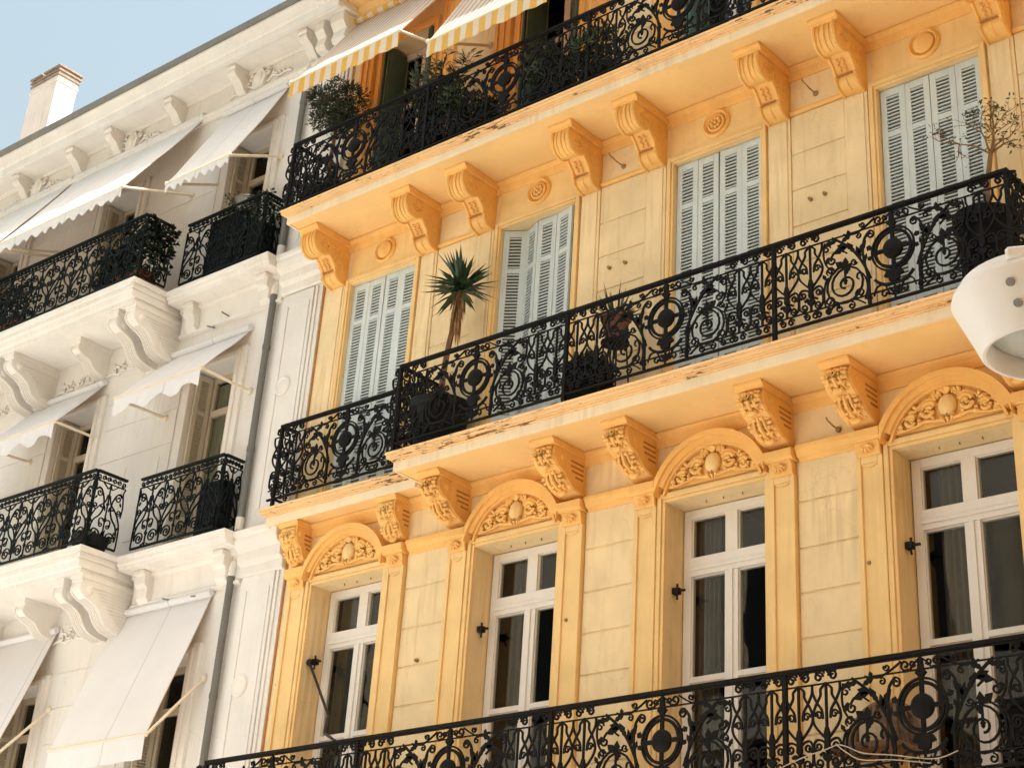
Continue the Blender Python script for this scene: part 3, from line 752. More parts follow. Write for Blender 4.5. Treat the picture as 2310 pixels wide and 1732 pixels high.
for k in range(4):
    x = k*S
    Yi('window_surround', me_sur3, (x, 0, 0), bevel=.004)
    Yi('rosette', me_ros[1 if k in (1, 2) else 0], (x, 0, 0))
    for s in (-1, 1):
        Yi('pilaster', me_pil3, (x+s*.795, 0, 0), bevel=.004)
        Yi('scroll_bracket', me_br3, (x+s*.795, 0, 4.514))
    if k != 1:
        for i in range(4): Yi('shutter_leaf', me_leaf, (x-F3W+LW*i+.003, .055+random.uniform(-.004,.004), random.uniform(-.004,.003)), (0, random.uniform(-.003,.003), random.uniform(-.03,.03)), bevel=.002)
    else:   # the second window: leaves left ajar, folding inwards
        c, y = x-F3W+.003, .045
        for an in (33, -23, 0, -13):
            Yi('shutter_leaf', me_leaf, (c, y, 0), (0, 0, R(an)), bevel=.002)
            c += LW*math.cos(R(an))*1.015; y = y+LW*math.sin(R(an)) if an else y
# --- fourth floor windows with open dark green shutters
mb = MB(); frame_sides(mb, F4W+.03, .07, 4.74, 7.53, -.05); frame_sides(mb, F4W, .03, 4.74, 7.50, -.03)
me_sur4 = mb.mesh('window_surround', M['trim'])
mb = MB(); mb.box(-.13, .13, -.04, .003, 4.74, 8.2); mb.box(-.13, -.085, -.06, -.04, 4.74, 8.1); mb.box(.085, .13, -.06, -.04, 4.74, 8.1); mb.box(-.02, .02, -.055, -.04, 4.74, 8.1)
me_pil4 = mb.mesh('pilaster', M['trim'])
fr = MB(); y0, y1 = .29, .34
fr.box(-.44, -.36, y0, y1, 4.75, 7.49); fr.box(.36, .44, y0, y1, 4.75, 7.49); fr.box(-.36, .36, y0, y1, 7.40, 7.49); fr.box(-.05, .05, y0-.008, y1, 4.75, 7.40)
for z in (4.75, 5.55, 6.60): fr.box(-.36, .36, y0+.004, y1-.004, z, z+.06)
me_win4 = fr.mesh('french_window', M['frame'])
me_panes4 = []
for a, b_ in ((-.36, -.05), (.05, .36)):
    for z0_, z1_ in ((4.81, 5.55), (5.61, 6.60), (6.66, 7.40)):
        p = MB(); p.box(a, b_, .31, .316, z0_, z1_); me_panes4.append(p.mesh('pane', M['glass']))
gl = MB(); gl.box(0, .34, -.014, .014, 4.76, 7.46)
for z0_, z1_ in ((4.84, 5.6), (5.7, 6.55), (6.65, 7.38)):
    for yy in (-1, 1): gl.box(.05, .29, yy*.014-.004, yy*.014+.004, z0_, z1_)
me_gleaf = gl.mesh('shutter_leaf', M['green_shutter'])
for k in range(3):
    x = k*S
    Yi('window_surround', me_sur4, (x, 0, 0), bevel=.004)
    for s in (-1, 1): Yi('pilaster', me_pil4, (x+s*.76, 0, 0), bevel=.004)
    f = Yi('french_window', me_win4, (x, 0, 0), bevel=.003)
    for pm in me_panes4: put('pane', pm, f)
    for s in (-1, 1):
        Yi('shutter_leaf', me_gleaf, (x+s*(F4W-.03), -.06, 0), (0, 0, R(90-s*6)), bevel=.002)
        Yi('shutter_leaf', me_gleaf, (x+s*(F4W-.075), -.04, 0), (0, 0, R(90+s*2)), bevel=.002)
# --- eaves
mb = MB()
mb.prism([(.002, 8.20), (-.03, 8.20), (-.06, 8.28), (-.12, 8.31), (-.12, 8.36), (-.52, 8.36), (-.54, 8.40), (-.60, 8.46), (-.62, 8.55), (.002, 8.55)], 'x', XL, XR)
Yp('roof_cornice', mb, M['slab'], bevel=.004)
mb = MB(); mb.box(XL, XR, -.64, 9, 8.551, 8.62)
Yp('roof', mb, M['zinc'])

# --- balcony slabs with flaking rims, and iron railings
me_ypan = yellow_panel()
def slab(x0, x1, zb, zt, yf, hgt, lend=True):
    """yf: soffit depth. fascia, rim and floor"""
    mb = MB()
    h = zt-zb
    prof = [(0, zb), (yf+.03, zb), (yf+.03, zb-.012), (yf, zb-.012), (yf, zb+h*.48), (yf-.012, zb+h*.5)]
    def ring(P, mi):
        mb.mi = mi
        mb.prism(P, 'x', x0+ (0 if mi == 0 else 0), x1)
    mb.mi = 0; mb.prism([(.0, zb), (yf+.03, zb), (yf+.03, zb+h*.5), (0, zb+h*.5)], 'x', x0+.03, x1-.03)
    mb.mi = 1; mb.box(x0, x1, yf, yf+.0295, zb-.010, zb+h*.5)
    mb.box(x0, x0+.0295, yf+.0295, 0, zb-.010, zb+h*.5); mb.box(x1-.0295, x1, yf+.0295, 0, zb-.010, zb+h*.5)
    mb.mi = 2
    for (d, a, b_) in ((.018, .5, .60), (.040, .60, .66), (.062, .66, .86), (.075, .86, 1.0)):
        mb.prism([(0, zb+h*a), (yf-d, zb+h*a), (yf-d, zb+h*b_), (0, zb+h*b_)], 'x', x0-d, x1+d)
    return mb
def railing(par, px, y, z, panels, post=True, mat_='iron'):
    pass
tops = []
def balcony(name, x0, x1, zb, zt, yf):
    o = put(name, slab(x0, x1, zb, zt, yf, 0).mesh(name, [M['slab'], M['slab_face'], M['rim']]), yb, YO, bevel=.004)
    return o
def rail_straight(par, x0, x1, y, zb, centers, posts, returns=()):
    for c in centers: put('railing_panel', me_ypan, par, (c, y, zb))
    mb = MB(); mb.box(x0, x1, y-.026, y+.026, zb+.965, zb+1.0); mb.box(x0, x1, y-.012, y+.012, zb+.95, zb+.966)
    for xr, ya in returns: mb.box(xr-.026, xr+.026, y+.0265, ya, zb+.966, zb+.9995)
    put('handrail', mb.mesh('handrail', M['iron']), par, bevel=.004)
    for p in posts:
        mb = MB(); mb.box(p-.019, p+.019, y-.019, y+.019, zb-.03, zb+.964)
        mb.blob((p, y, zb+.30), .028, .028, .035, 8, 6); mb.blob((p, y, zb+.70), .028, .028, .035, 8, 6)
        put('railing_post', mb.mesh('railing_post', M['iron']), par)
# short side panel (used for returns): part of the lattice only
def side_panel(Lh):
    b = Iron()
    b.box(0, Lh, -.011, .011, .045, .07); b.box(0, Lh, -.007, .007, .165, .178); b.box(0, Lh, -.007, .007, .845, .857)
    n = max(1, round(Lh/.26)); h = Lh/n/2
    for i in range(n):
        cx = h*(2*i+1)
        b.box(cx-.010, cx+.010, -.009, .009, .17, .86)
        for sg in (-1, 1):
            q = lambda P: [(cx+sg*u*h/.13, z) for u, z in P]
            for P, wd in ((spiral(.066,.908,.042,.01,R(180),1.35,-1), .013), (spline([(.0,.85),(.05,.81),(.055,.755),(.10,.68),(.13,.60),(.115,.53),(.06,.46),(.01,.41)]), .014),
                          (spline([(.13,.85),(.125,.78),(.085,.70),(.045,.64),(.035,.57)]), .014), (spiral(.072,.60,.036,.01,R(350),1.2,1), .012),
                          (spline([(.01,.37),(.05,.40),(.10,.405),(.125,.36),(.128,.28),(.12,.22),(.085,.185)]), .014), (spiral(.075,.225,.038,.01,R(280),1.2,-1), .012), (spiral(.045,.118,.036,.01,R(20),1.3,1), .012)):
                b.bar(q(P), wd, .016)
    return b.mesh('railing_panel', M['iron'], 50)
me_side = {}
def side_rail(par, x, y0, y1, zb):
    Lh = round(y1-y0, 3)
    if Lh not in me_side: me_side[Lh] = side_panel(Lh)
    put('railing_panel', me_side[Lh], par, (x, y0, zb), (0, 0, R(90)))

o = balcony('balcony_slab', -1.0, XR, 4.514, 4.69, -.835)
rail_straight(o, -1.14, XR, -.78, 4.775, [.026+S*i for i in range(4)], [-1.12]+[1.276+S*i for i in range(4)], [(-1.114, 0)])
side_rail(o, -1.12, -.75, -.02, 4.775)
MZ = 1.045
o = balcony('balcony_slab', 1.33, 8.62, .735, .93, -.768)
rail_straight(o, 1.14+.1, 8.56, -.72, MZ-.03, [2.389, 4.9, 7.41], [1.25, 3.64, 6.155, 8.535], [(1.253, -.02), (8.534, -.02)])
side_rail(o, 8.535, -.69, -.02, MZ-.03); side_rail(o, 1.25, -.69, -.02, MZ-.03)
o = balcony('balcony_slab', -1.20, 1.33-.1, .735, .93, -.315)
rail_straight(o, -1.19, 1.22, -.28, MZ-.03, [-.03], [-1.17], [(-1.164, -.02)])
side_rail(o, -1.17, -.26, -.02, MZ-.03)
o = balcony('balcony_slab', -1.05, XR, -3.33, -3.13, -.80)
rail_straight(o, -1.12, XR, -.72, -3.05, [-.045+S*i for i in range(5)], [-1.10]+[1.205+S*i for i in range(4)])
# --- small wall fittings
def bolt(x, z):
    mb = MB(); mb.lathe([(.021, .0), (.021, -.02), (.016, -.045), (0, -.05)], 10, (x, -.016, z), 'y'); Yp('wall_bolt', mb, M['rust'])
for x, z in ((6.152,2.854),(6.321,2.860),(3.606,2.846),(3.819,2.848),(1.227,-1.112),(3.255,-.994),(6.655,-1.003),(-.93,-1.1)): bolt(x, z)
def hook(x, z, L=.26):
    mb = MB(); mb.tube([(x, 0, z), (x, -L*.6, z), (x-.01, -L, z+.03), (x-.01, -L-.02, z+.05)], .009, 6); mb.lathe([(.03, 0), (.03, -.02), (.012, -.03)], 8, (x, -.012, z), 'y'); Yp('wall_hook', mb, M['rust'])
hook(6.24, 4.10); hook(3.74, 4.10); hook(6.38, .32, .2)
for k in range(4):
    for dx in (-.2, 0, .22):
        mb = MB(); mb.tube([(k*S+dx, .13, .002), (k*S+dx, .13, -.018), (k*S+dx+.012, .125, -.024)], .007, 5); Yp('lintel_hook', mb, M['rust'])
# strip of peeling mortar along the joint with the neighbour
mb = MB(); random.seed(11)
P = [(XL-.014-random.choice((0, 0, .006, .018)), -3+.06*i) for i in range(119)]
mb.prism([(XL+.003, -3.0)]+[(XL+.003, 4.1)]+P[::-1], 'y', -.018, .01)
Yp('joint_mortar', mb, M['groove'])
# =================================================================== WHITE BUILDING
wb = empty('white_building', (-4, 0, -7.6), 'cream white apartment building with grey roof edge and chimney, left of the yellow one', 'building')
WO = (4, 0, 7.6)
def Wp(name, mb, mats, bevel=0, parent=None): return put(name, mb.mesh(name, mats), wb, WO, bevel=bevel)
def Wi(name, me, loc=(0,0,0), rot=(0,0,0), scale=(1,1,1), bevel=0): return put(name, me, wb, (loc[0]+4, loc[1], loc[2]+7.6), rot, scale, bevel)
WX0, WX1 = -14.0, -1.07
wins = [-3.02, -6.0, -8.97]
HW = .44
lev = [(-3.0, -.52), (.86, 3.42), (4.62, 7.02)]     # sill and head of each storey
holes = [(x-HW, x+HW, a, b) for x in wins for a, b in lev]
mb = MB(); wall_holes(mb, WX0, WX1, -7.6, 8.36, holes, 0.0, .40)
Wp('wall', mb, M['white'])
mb = MB(); mb.box(WX0, WX1, 2.6, 2.7, -7.6, 8.3)
for z in (-3.2, .70, 4.45, 8.2): mb.box(WX0, WX1, .40, 2.6, z, z+.12)
for x in (-13.9, -7.5, -4.5, -1.2): mb.box(x, x+.06, .4, 2.6, -3.1, 8.2)
Wp('room', mb, M['room'])
# facing: rusticated courses and raised window surrounds
g = .006
for a, b in ((-5.30, -3.72), (-8.3, -6.68)):
    for zs, y in (([-3.0,-2.2,-1.75,-1.3,-.85,-.4], -.015), ([.9,2.46,2.96,3.36,3.75], -.017), ([4.7,5.91,6.36,6.81,7.25], -.015)):
        mb = MB(); mb.box(a, b, y*.3, .002, zs[0], zs[-1])
        for c, d in zip(zs[:-1], zs[1:]): mb.box(a, b, y, y*.3+.0005, c+g, d-g)
        if zs[0] == .9:
            m_ = (a+b)/2
            for e, f in ((m_-.59, m_-.11), (m_+.11, m_+.59)): mb.box(e, f, -.028, y+.0005, 1.2, 2.3)
        Wp('ashlar_panel', mb, M['white'], bevel=.004)
for x in wins:
    for a, b in lev:
        mb = MB()
        for s in (-1, 1):
            mb.box(x+s*HW, x+s*(HW+.07), -.07, .003, a, b+.07); mb.box(x+s*(HW+.07), x+s*(HW+.17), -.045, .003, a, b+.12)
        mb.box(x-HW, x+HW, -.07, .003, b, b+.07); mb.box(x-HW-.07, x+HW+.07, -.045, .003, b+.07, b+.12)
        Wp('window_surround', mb, M['white_trim'], bevel=.004)
# sash windows and folded shutters
def wwin(h):
    fr = MB(); y0, y1 = .29, .35
    fr.box(-HW, -HW+.09, y0, y1, 0, h); fr.box(HW-.09, HW, y0, y1, 0, h); fr.box(-HW+.09, HW-.09, y0, y1, h-.08, h)
    tz = h-.58
    fr.box(-HW+.09, HW-.09, y0-.01, y1, tz, tz+.09); fr.box(-.045, .045, y0+.003, y1, 0, tz); fr.box(-HW+.09, HW-.09, y0+.003, y1, .3, .36)
    f = fr.mesh('french_window', M['cream_frame']); ps = []
    for a, b, c, d in ((-HW+.09, HW-.09, tz+.09, h-.08), (-HW+.09, -.045, .36, tz), (.045, HW-.09, .36, tz), (-HW+.09, -.045, 0, .3), (.045, HW-.09, 0, .3)):
        p = MB(); p.box(a, b, .315, .321, c, d); ps.append(p.mesh('pane', M['glass']))
    return f, ps
for li, (a, b) in enumerate(lev):
    me_f, me_p = wwin(b-a)
    me_s = leaf(.26, .02, b-a-.03).mesh('shutter_leaf', [M['cream_shutter'], M['cream_frame']])
    
    for x in wins:
        f = Wi('french_window', me_f, (x, 0, a), bevel=.003)
        for p in me_p: put('pane', p, f)
        if li == 1 and x == wins[0]: put('curtain', curtain(-.36, .36, .1, b-a-.1, .362, 9, .008, 'sheer'), f)
        for s in (-1, 1): Wi('shutter_leaf', me_s, (x+s*(HW-.035), .012, a), (0, 0, R(90)), bevel=.002)
# storey slabs: deep to the left (bay), shallow to the right
def wprof(zt, zb, d):
    h = zt-zb
    return [(0, zt), (-d, zt), (-d, zt-.07), (-d+.03, zt-.085), (-d+.03, zt-.15), (-d+.055, zt-.17), (-d+.07, zt-.235), (-d+.11, zt-.26), (-d+.11, zb+.0), (0, zb)]
me_wpan = {}
def wrail(par, x0, x1, y, zb, n, returns=()):
    h = (x1-x0)/n/2
    key = (n, round(h, 4))
    if key not in me_wpan: me_wpan[key] = white_panel(n, h)
    put('railing_panel', me_wpan[key], par, ((x0+x1)/2, y, zb))
    for xr, y0, y1 in returns:
        m = max(1, round((y1-y0)/.46)); hh = (y1-y0)/m/2; key = (m, round(hh, 4))
        if key not in me_wpan: me_wpan[key] = white_panel(m, hh)
        put('railing_panel', me_wpan[key], par, (xr, (y0+y1)/2, zb), (0, 0, R(90)))
        mb = MB(); mb.box(xr-.014, xr+.014, y0-.016, y0+.012, zb-.04, zb+.97); put('railing_post', mb.mesh('railing_post', M['green_iron']), par)
for zt, zb in ((.82, .50), (4.60, 4.28)):
    mb = MB(); P = wprof(zt, zb, .95)
    mb.prism(P, 'x', WX0, -3.98); mb.box(-3.98, -3.915, -.95, 0, zt-.07, zt); mb.box(-3.98, -3.945, -.92, 0, zt-.15, zt-.07); mb.box(-3.98, -3.96, -.90, 0, zt-.26, zt-.15)
    o = Wp('bay_balcony', mb, M['white_trim'], bevel=.006); o.location = (4, 0, 7.6)
    top = zt+.03
    wrail(o, -10.3, -3.98, -.88, top, 12, [(-3.98, -.86, -.40)])
    mb = MB(); d = .40
    P = [(0, zt-.01), (-d, zt-.01), (-d, zt-.06), (-d+.02, zt-.075), (-d+.02, zt-.12), (-d+.05, zt-.135), (-d+.06, zt-.175), (-.12, zt-.185), (-.12, zt-.23), (-.07, zt-.25), (-.05, zt-.40), (-.05, zb-.22), (-.075, zb-.235), (-.075, zb-.27), (0, zb-.28)]
    mb.prism(P, 'x', -3.912, -1.84)
    o = Wp('window_balcony', mb, M['white_trim'], bevel=.006)
    wrail(o, -3.76, -2.14, -.33, top, 3, [(-2.14, -.31, -.02)])
    # entablature over the corner pilaster
    mb = MB(); d = .26
    P = [(0, zt-.02), (-d, zt-.02), (-d, zt-.08), (-d+.03, zt-.10), (-d+.03, zt-.16), (-d+.07, zt-.235), (-d+.12, zt-.26), (-d+.12, zb-.06), (-.08, zb-.10), (-.08, zb-.20), (-.055, zb-.22), (0, zb-.22)]
    mb.prism(P, 'x', -1.838, -1.09)
    Wp('pilaster_capital', mb, M['white_trim'], bevel=.006)
    for xx in (-3.62, -2.12):
        mb = MB(); mb.prism([(0, zt-.187), (-.24, zt-.187), (-.24, zt-.24), (-.20, zt-.25), (-.20, zt-.36), (-.15, zt-.40), (-.14, zt-.52), (-.08, zt-.58), (0, zt-.58)], 'x', xx-.10, xx+.10); Wp('small_bracket', mb, M['white_trim'], bevel=.006)
# S consoles
def wconsole(big=True):
    mb = MB()
    if big: side = [(0,0),(-.80,0),(-.80,-.09)]+spline([(-.78,-.10),(-.79,-.20),(-.70,-.27),(-.58,-.31),(-.47,-.38),(-.40,-.48),(-.30,-.56),(-.15,-.60),(0,-.62)], 4)
    else: side = [(0,0),(-.55,0),(-.55,-.08)]+spline([(-.53,-.09),(-.54,-.17),(-.45,-.23),(-.33,-.27),(-.25,-.35),(-.15,-.40),(0,-.43)], 4)
    mb.prism(side, 'x', -.105, .105)
    f = -.80 if big else -.55
    mb.box(-.118, .118, f-.015, 0, -.06, -.002)
    for s in (-1, 1):
        for i in range(11 if big else 0):
            zz = -.13-.040*i; y1 = -.62+.045*i
            mb.box(s*.105-.010, s*.105+.012, min(y1, -.10), -.04, zz-.011, zz+.006)
        if big: mb.blob((s*.105, -.66, -.19), .022, .06, .06, 10, 6)
    for sx in (-.06, -.02, .02, .06):
        P = side[12:-2] if big else side[10:-2]; mb.tube([(sx, y-.004, z-.004) for y, z in P], .009, 5)
    for s in (-1, 1):
        P = side[3:-2]; mb.tube([(s*.09, y-.003, z-.003) for y, z in P], .015, 6)
    return mb.mesh('console', M['white_trim'])
me_wc1, me_wc2 = wconsole(True), wconsole(False)
for z in (4.28, .50):
    for x, bgc in ((-4.07, 1), (-4.45, 1), (-5.63, 0), (-6.87, 1), (-7.25, 1), (-8.5, 0)):
        Wi('console', me_wc1 if bgc else me_wc2, (x, 0, z))
# low relief ornament under the slabs
def relief(n, seed, w_=.5):
    random.seed(seed); mb = MB()
    for s in (-1, 1):
        for c, r0 in (((.12,0), .07), ((.28,-.02), .05)):
            P = spiral(c[0]*w_/.5, c[1], r0, .012, R(120), 1.4, -1); mb.tube([(s*x, -.02, z) for x, z in P], .016, 5)
        P = spline([(.04,-.06),(.2,-.09),(.34,-.06),(.46,-.08)]); mb.tube([(s*x*w_/.5, -.015, z) for x, z in P], .016, 5)
        for i in range(n): mb.blob((s*random.uniform(.05,.45)*w_/.5, -.01, random.uniform(-.1,.08)), .03, .02, .025, 6, 4, .3)
    return mb.mesh('relief_ornament', M['white_trim'])
me_rel = relief(8, 5)
for x, z in ((-5.05,3.93),(-6.25,3.93),(-5.05,.10),(-6.25,.10),(-7.9,3.93)): Wi('relief_ornament', me_rel, (x, 0, z))
# roof cornice, modillions, frieze
mb = MB()
mb.prism([(0, 7.68), (-.045, 7.68), (-.06, 7.74), (-.085, 7.76), (-.085, 7.80), (0, 7.84)], 'x', WX0, WX1)
mb.prism([(0, 7.86), (-.03, 7.86), (-.03, 7.885), (0, 7.89)], 'x', WX0, WX1)
mb.prism([(0, 8.20), (-.03, 8.20), (-.05, 8.25), (-.36, 8.255), (-.40, 8.20), (-.47, 8.20), (-.47, 8.33), (-.50, 8.35), (-.53, 8.43), (-.57, 8.49), (-.57, 8.53), (0, 8.53)], 'x', WX0, WX1+.02)
Wp('roof_cornice', mb, M['white_trim'], bevel=.006)
mb = MB(); mb.box(WX0, WX1+.02, -.60, .3, 8.531, 8.65); mb.prism([(.3, 8.55), (.3, 8.65), (5.5, 10.6), (5.5, 8.55)], 'x', WX0, WX1)
o = Wp('roof', mb, M['zinc'], bevel=.01)
# chimney is a part of the roof
mb = MB(); cx0, cx1, cy0, cy1 = -13.30, -12.40, 2.0, 2.47
mb.box(cx0-.015, cx1, cy0, cy1, 9.2, 12.90)
mb.box(cx0-.03, cx1+.02, cy0-.02, cy1+.02, 12.885, 12.92)
mb.box(cx0-.0, cx1+.005, cy0-.005, cy1+.005, 12.92, 13.032)
mb.prism([(cx0-.25, 9.2), (cx0, 9.2), (cx0, 11.9), (cx0-.05, 11.85), (cx0-.22, 11.4)], 'y', cy0+.05, cy1)
mb.mi = 1
for i, (a, b) in enumerate(((13.03,13.07),(13.12,13.16),(13.21,13.25))):
    e = .03+.014*i
    mb.box(cx0-e, cx0+.36, cy0-e, cy1+e, a-.005, b-.005); mb.box(cx0+.40 if i else cx0+.361, cx1+e, cy0-e, cy1+e, a, b)
    mb.mi = 0; mb.box(cx0, cx1, cy0, cy1, b-.006, b+.052) if i < 2 else None; mb.mi = 1
c = put('chimney', mb.mesh('chimney', [M['chimney'], M['brick']]), o, bevel=.006)
def modillion():
    mb = MB()
    mb.prism([(0,0),(-.33,0),(-.33,-.05),(-.30,-.07)]+spline([(-.30,-.07),(-.31,-.14),(-.26,-.20),(-.19,-.24),(-.13,-.32),(-.06,-.40),(0,-.43)], 3), 'x', -.08, .08)
    mb.box(-.092, .092, -.34, 0, -.045, -.001)
    return mb.mesh('modillion', M['white_trim'])
me_mod = modillion()
for x in (-1.93, -3.46, -4.91, -6.38, -7.38, -8.83, -10.3): Wi('modillion', me_mod, (x, 0, 8.252), scale=(1, 1, .9))
mb = MB()
mb.prism([(-.11,-.16),(.11,-.16),(.15,0),(.10,.09),(.04,.16),(-.04,.16),(-.10,.09),(-.15,0)], 'y', -.07, .002); mb.blob((0,-.07,0), .09, .035, .10, 10, 6)
for s in (-1, 1):
    P = spiral(s*.16, .06, .06, .015, R(90), 1.3, -s); mb.tube([(x, -.05, z) for x, z in P], .02, 5)
    P = spline([(.15,-.1),(.28,-.03),(.40,-.09),(.55,-.07),(.68,-.10)]); mb.tube([(s*x, -.02, z) for x, z in P], [.028, .026]+[.02]*20+[.012]*3 if False else .02, 5)
    for x, z in ((.27,.02),(.34,-.02),(.42,-.03),(.50,-.03),(.6,-.06)): mb.blob((s*x, -.02, z), .035, .025, .035, 7, 5, .2)
me_cart2 = mb.mesh('carved_cartouche', M['white_trim'])
for x in (-3.10, -6.06, -8.55): Wi('carved_cartouche', me_cart2, (x, 0, 8.03))
# end console beside the yellow building
mb = MB()
for xx, wd in ((-1.60, .09), (-1.24, .13)):
    mb.prism([(0,8.25),(-.30,8.25),(-.30,8.10),(-.22,8.0),(-.25,7.86),(-.20,7.80),(0,7.78)], 'x', xx-wd, xx+wd)
Wp('end_console', mb, M['white_trim'], bevel=.006)
# corner pilaster, fluted panels and roundels
mb = MB()
for z0, z1 in ((-3.2, .30), (.86, 4.06), (4.62, 7.6)):
    mb.box(-1.84, -1.08, -.03, .002, z0, z1); mb.box(-1.78, -1.22, -.055, -.03, z0, z1-.02)
    for xx in (-1.70, -1.30): mb.box(xx-.03, xx+.03, -.066, -.055, z0+.25, z1-.2)
    mb.box(-1.20, -1.15, -.05, -.03, z0, z1-.02)
Wp('pilaster', mb, M['white'], bevel=.005)
for z in (-1.03, 2.72, 6.2):
    mb = MB(); mb.lathe([(.13, -.052), (.13, -.072), (.11, -.085), (.09, -.07), (.04, -.078), (0, -.08)], 24, (-1.56, 0, z), 'y'); Wp('roundel', mb, M['white_trim'])
# rain pipe in two lengths
def pipe(z0, z1):
    mb = MB(); mb.mi = 0
    mb.tube([(-1.98, -.075, z0), (-1.98, -.075, z1)], .045, 12)
    for z in (z0+.9, z0+2.3):
        if z < z1: mb.tube([(-1.98, -.075, z-.03), (-1.98, -.075, z+.03)], .052, 12)
    o = Wp('rain_pipe', mb, M['pipe'])
    for P, r in (([(-1.98, -.075, z1), (-1.98, -.075, z1+.10), (-1.98, -.05, z1+.18)], .05), ([(-1.98, -.075, z0-.16), (-1.98, -.075, z0-.001)], .052)):
        mb = MB(); mb.tube(P, r, 12); put('pipe_socket', mb.mesh('pipe_socket', M['white_trim']), o)
pipe(-3.4, .32); pipe(1.06, 4.12); pipe(4.85, 7.62)
for p, q in (((-3.2,-.02,4.0),(-3.17,-.17,3.96)), ((-2.9,-.02,4.08),(-2.88,-.19,4.08)), ((-2.6,-.02,.20),(-2.57,-.17,.15)), ((-3.1,-.02,.22),(-3.1,-.19,.2))):
    mb = MB(); mb.tube([p, q], .012, 5); Wp('wall_hook', mb, M['steel'])

# =================================================================== AWNINGS
def awning(label, x0, x1, zt, y1, z1, val, mats, scallop=0, group=None, arms=((0, None), (1, None)), armz=None, y0=-.02, sag=.03, checks=False, skew=0.0):
    t = empty('awning', ((x0+x1)/2, 0, zt), label, 'awning', group)
    nx, ny = 48, 12
    top, und = [], []
    mb = MB()
    def P(i, j, off):
        u, v = i/nx, j/ny
        y = y0+(y1-y0)*v; z = zt+(z1-zt)*v
        s = -sag*math.sin(math.pi*v)*(1+.25*math.cos(2*math.pi*u*3))-.012*math.sin(u*(x1-x0)*7+v*3.2+x0)*v*(1-v)*4-.010*math.sin(v*9+u*5)*math.exp(-min(u, 1-u)*9)*v-.004*abs(math.sin((x0+(x1-x0)*u)*math.pi/.62))
        return (x0+(x1-x0)*u, y-abs(off)*off/abs(off)*1.2, z+s+off*.8)
    for off, mi in ((.004, 0), (-.004, 1)):
        mb.mi = mi; b = len(mb.v)
        for j in range(ny+1):
            for i in range(nx+1): mb.v.append(P(i, j, off))
        for j in range(ny):
            for i in range(nx):
                q = (b+j*(nx+1)+i, b+(j+1)*(nx+1)+i, b+(j+1)*(nx+1)+i+1, b+j*(nx+1)+i+1)
                mb.face(q if mi == 0 else q[::-1])
    W(t, 'canvas', mb, [mats[0], mats[1]])
    mb = MB(); n = 64
    for off, rev in ((0, 0), (.005, 1)):
        for i in range(n):
            a, b = i/n, (i+1)/n
            def hem(u):
                h = val
                if scallop: h = val*(.80+.20*math.sin(2*math.pi*u*scallop+.6))
                return h
            def yy(u, v): return y1-.012+off+.018*v*math.sin(u*37+2)*math.sin(u*13)
            xa, xb = x0+(x1-x0)*a, x0+(x1-x0)*b
            for c, d in ((0, .5), (.5, 1)):
                q = [(xa, yy(a, c), z1-hem(a)*c), (xb, yy(b, c), z1-hem(b)*c), (xb, yy(b, d), z1-hem(b)*d), (xa, yy(a, d), z1-hem(a)*d)]
                mb.quad(*(q[::-1] if not rev else q))
    W(t, 'valance', mb, mats[2])
    mb = MB(); mb.tube([(x0-.02, y1, z1), (x1+.02, y1, z1)], .022, 8); W(t, 'front_bar', mb, M['metal_arm'])
    mb = MB(); mb.tube([(x0-.03, -.06, zt+.015), (x1+.03, -.06, zt+.015)], .045, 10); W(t, 'roller', mb, mats[0] if not checks else mats[2])
    for s, tgt in arms:
        xa = x0+.0 if s == 0 else x1
        tg = tgt or (xa+.10*(1 if s else 1), -.02, z1-.08)
        mb = MB(); mb.tube([(xa, y1+.01, z1), tg], .020, 7); mb.lathe([(.045, -.0), (.045, -.03), (.02, -.05)], 8, (tg[0], tg[1]+.01, tg[2]), 'y'); mb.blob((xa, y1, z1), .035, .035, .035, 8, 6)
        W(t, 'arm', mb, M['metal_arm'])
    return t
CW = (M['cloth'], M['cloth_under'], M['cloth'])
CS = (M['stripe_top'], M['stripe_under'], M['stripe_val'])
GA = 'white awnings on the cream building'; GS = 'striped awnings on the yellow building'
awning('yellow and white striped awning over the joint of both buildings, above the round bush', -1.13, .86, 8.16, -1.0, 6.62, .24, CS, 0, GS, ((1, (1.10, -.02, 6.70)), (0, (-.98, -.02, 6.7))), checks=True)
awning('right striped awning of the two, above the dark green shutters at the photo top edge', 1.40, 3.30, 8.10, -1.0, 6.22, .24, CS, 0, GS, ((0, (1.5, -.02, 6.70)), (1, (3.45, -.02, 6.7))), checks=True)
awning('long white awning under the roof cornice with sunlit lower edge, above the ivy balcony', -7.40, -4.30, 7.80, -1.17, 6.03, .20, CW, 14, GA, ((1, (-4.26, -.02, 6.44)), (0, (-7.2, -.02, 6.4))))
awning('white awning under the cornice at the left photo edge, beyond the long one', -11.2, -7.52, 7.82, -1.17, 6.03, .20, CW, 14, GA, ((1, (-7.35, -.02, 6.36)), (0, (-11, -.02, 6.4))))
awning('small white awning just under the cornice, next to the striped awning, above a grey pot', -3.74, -2.42, 7.62, -.84, 6.05, .16, CW, 8, GA, ((1, (-2.36, -.02, 6.43)), (0, (-3.66, -.02, 6.41))))
awning('white scalloped awning on the middle floor, right beside the grey rain pipe', -4.15, -2.41, 3.75, -.71, 2.93, .27, CW, 3, GA, ((1, (-2.24, -.02, 2.83)), (0, (-3.93, -.02, 2.85))), sag=.01)
awning('white scalloped awning on the middle floor, second from the grey rain pipe', -7.2, -5.49, 3.73, -.70, 2.92, .27, CW, 3, GA, ((1, (-5.44, -.02, 2.90)), (0, (-7.0, -.02, 2.88))), sag=.01)
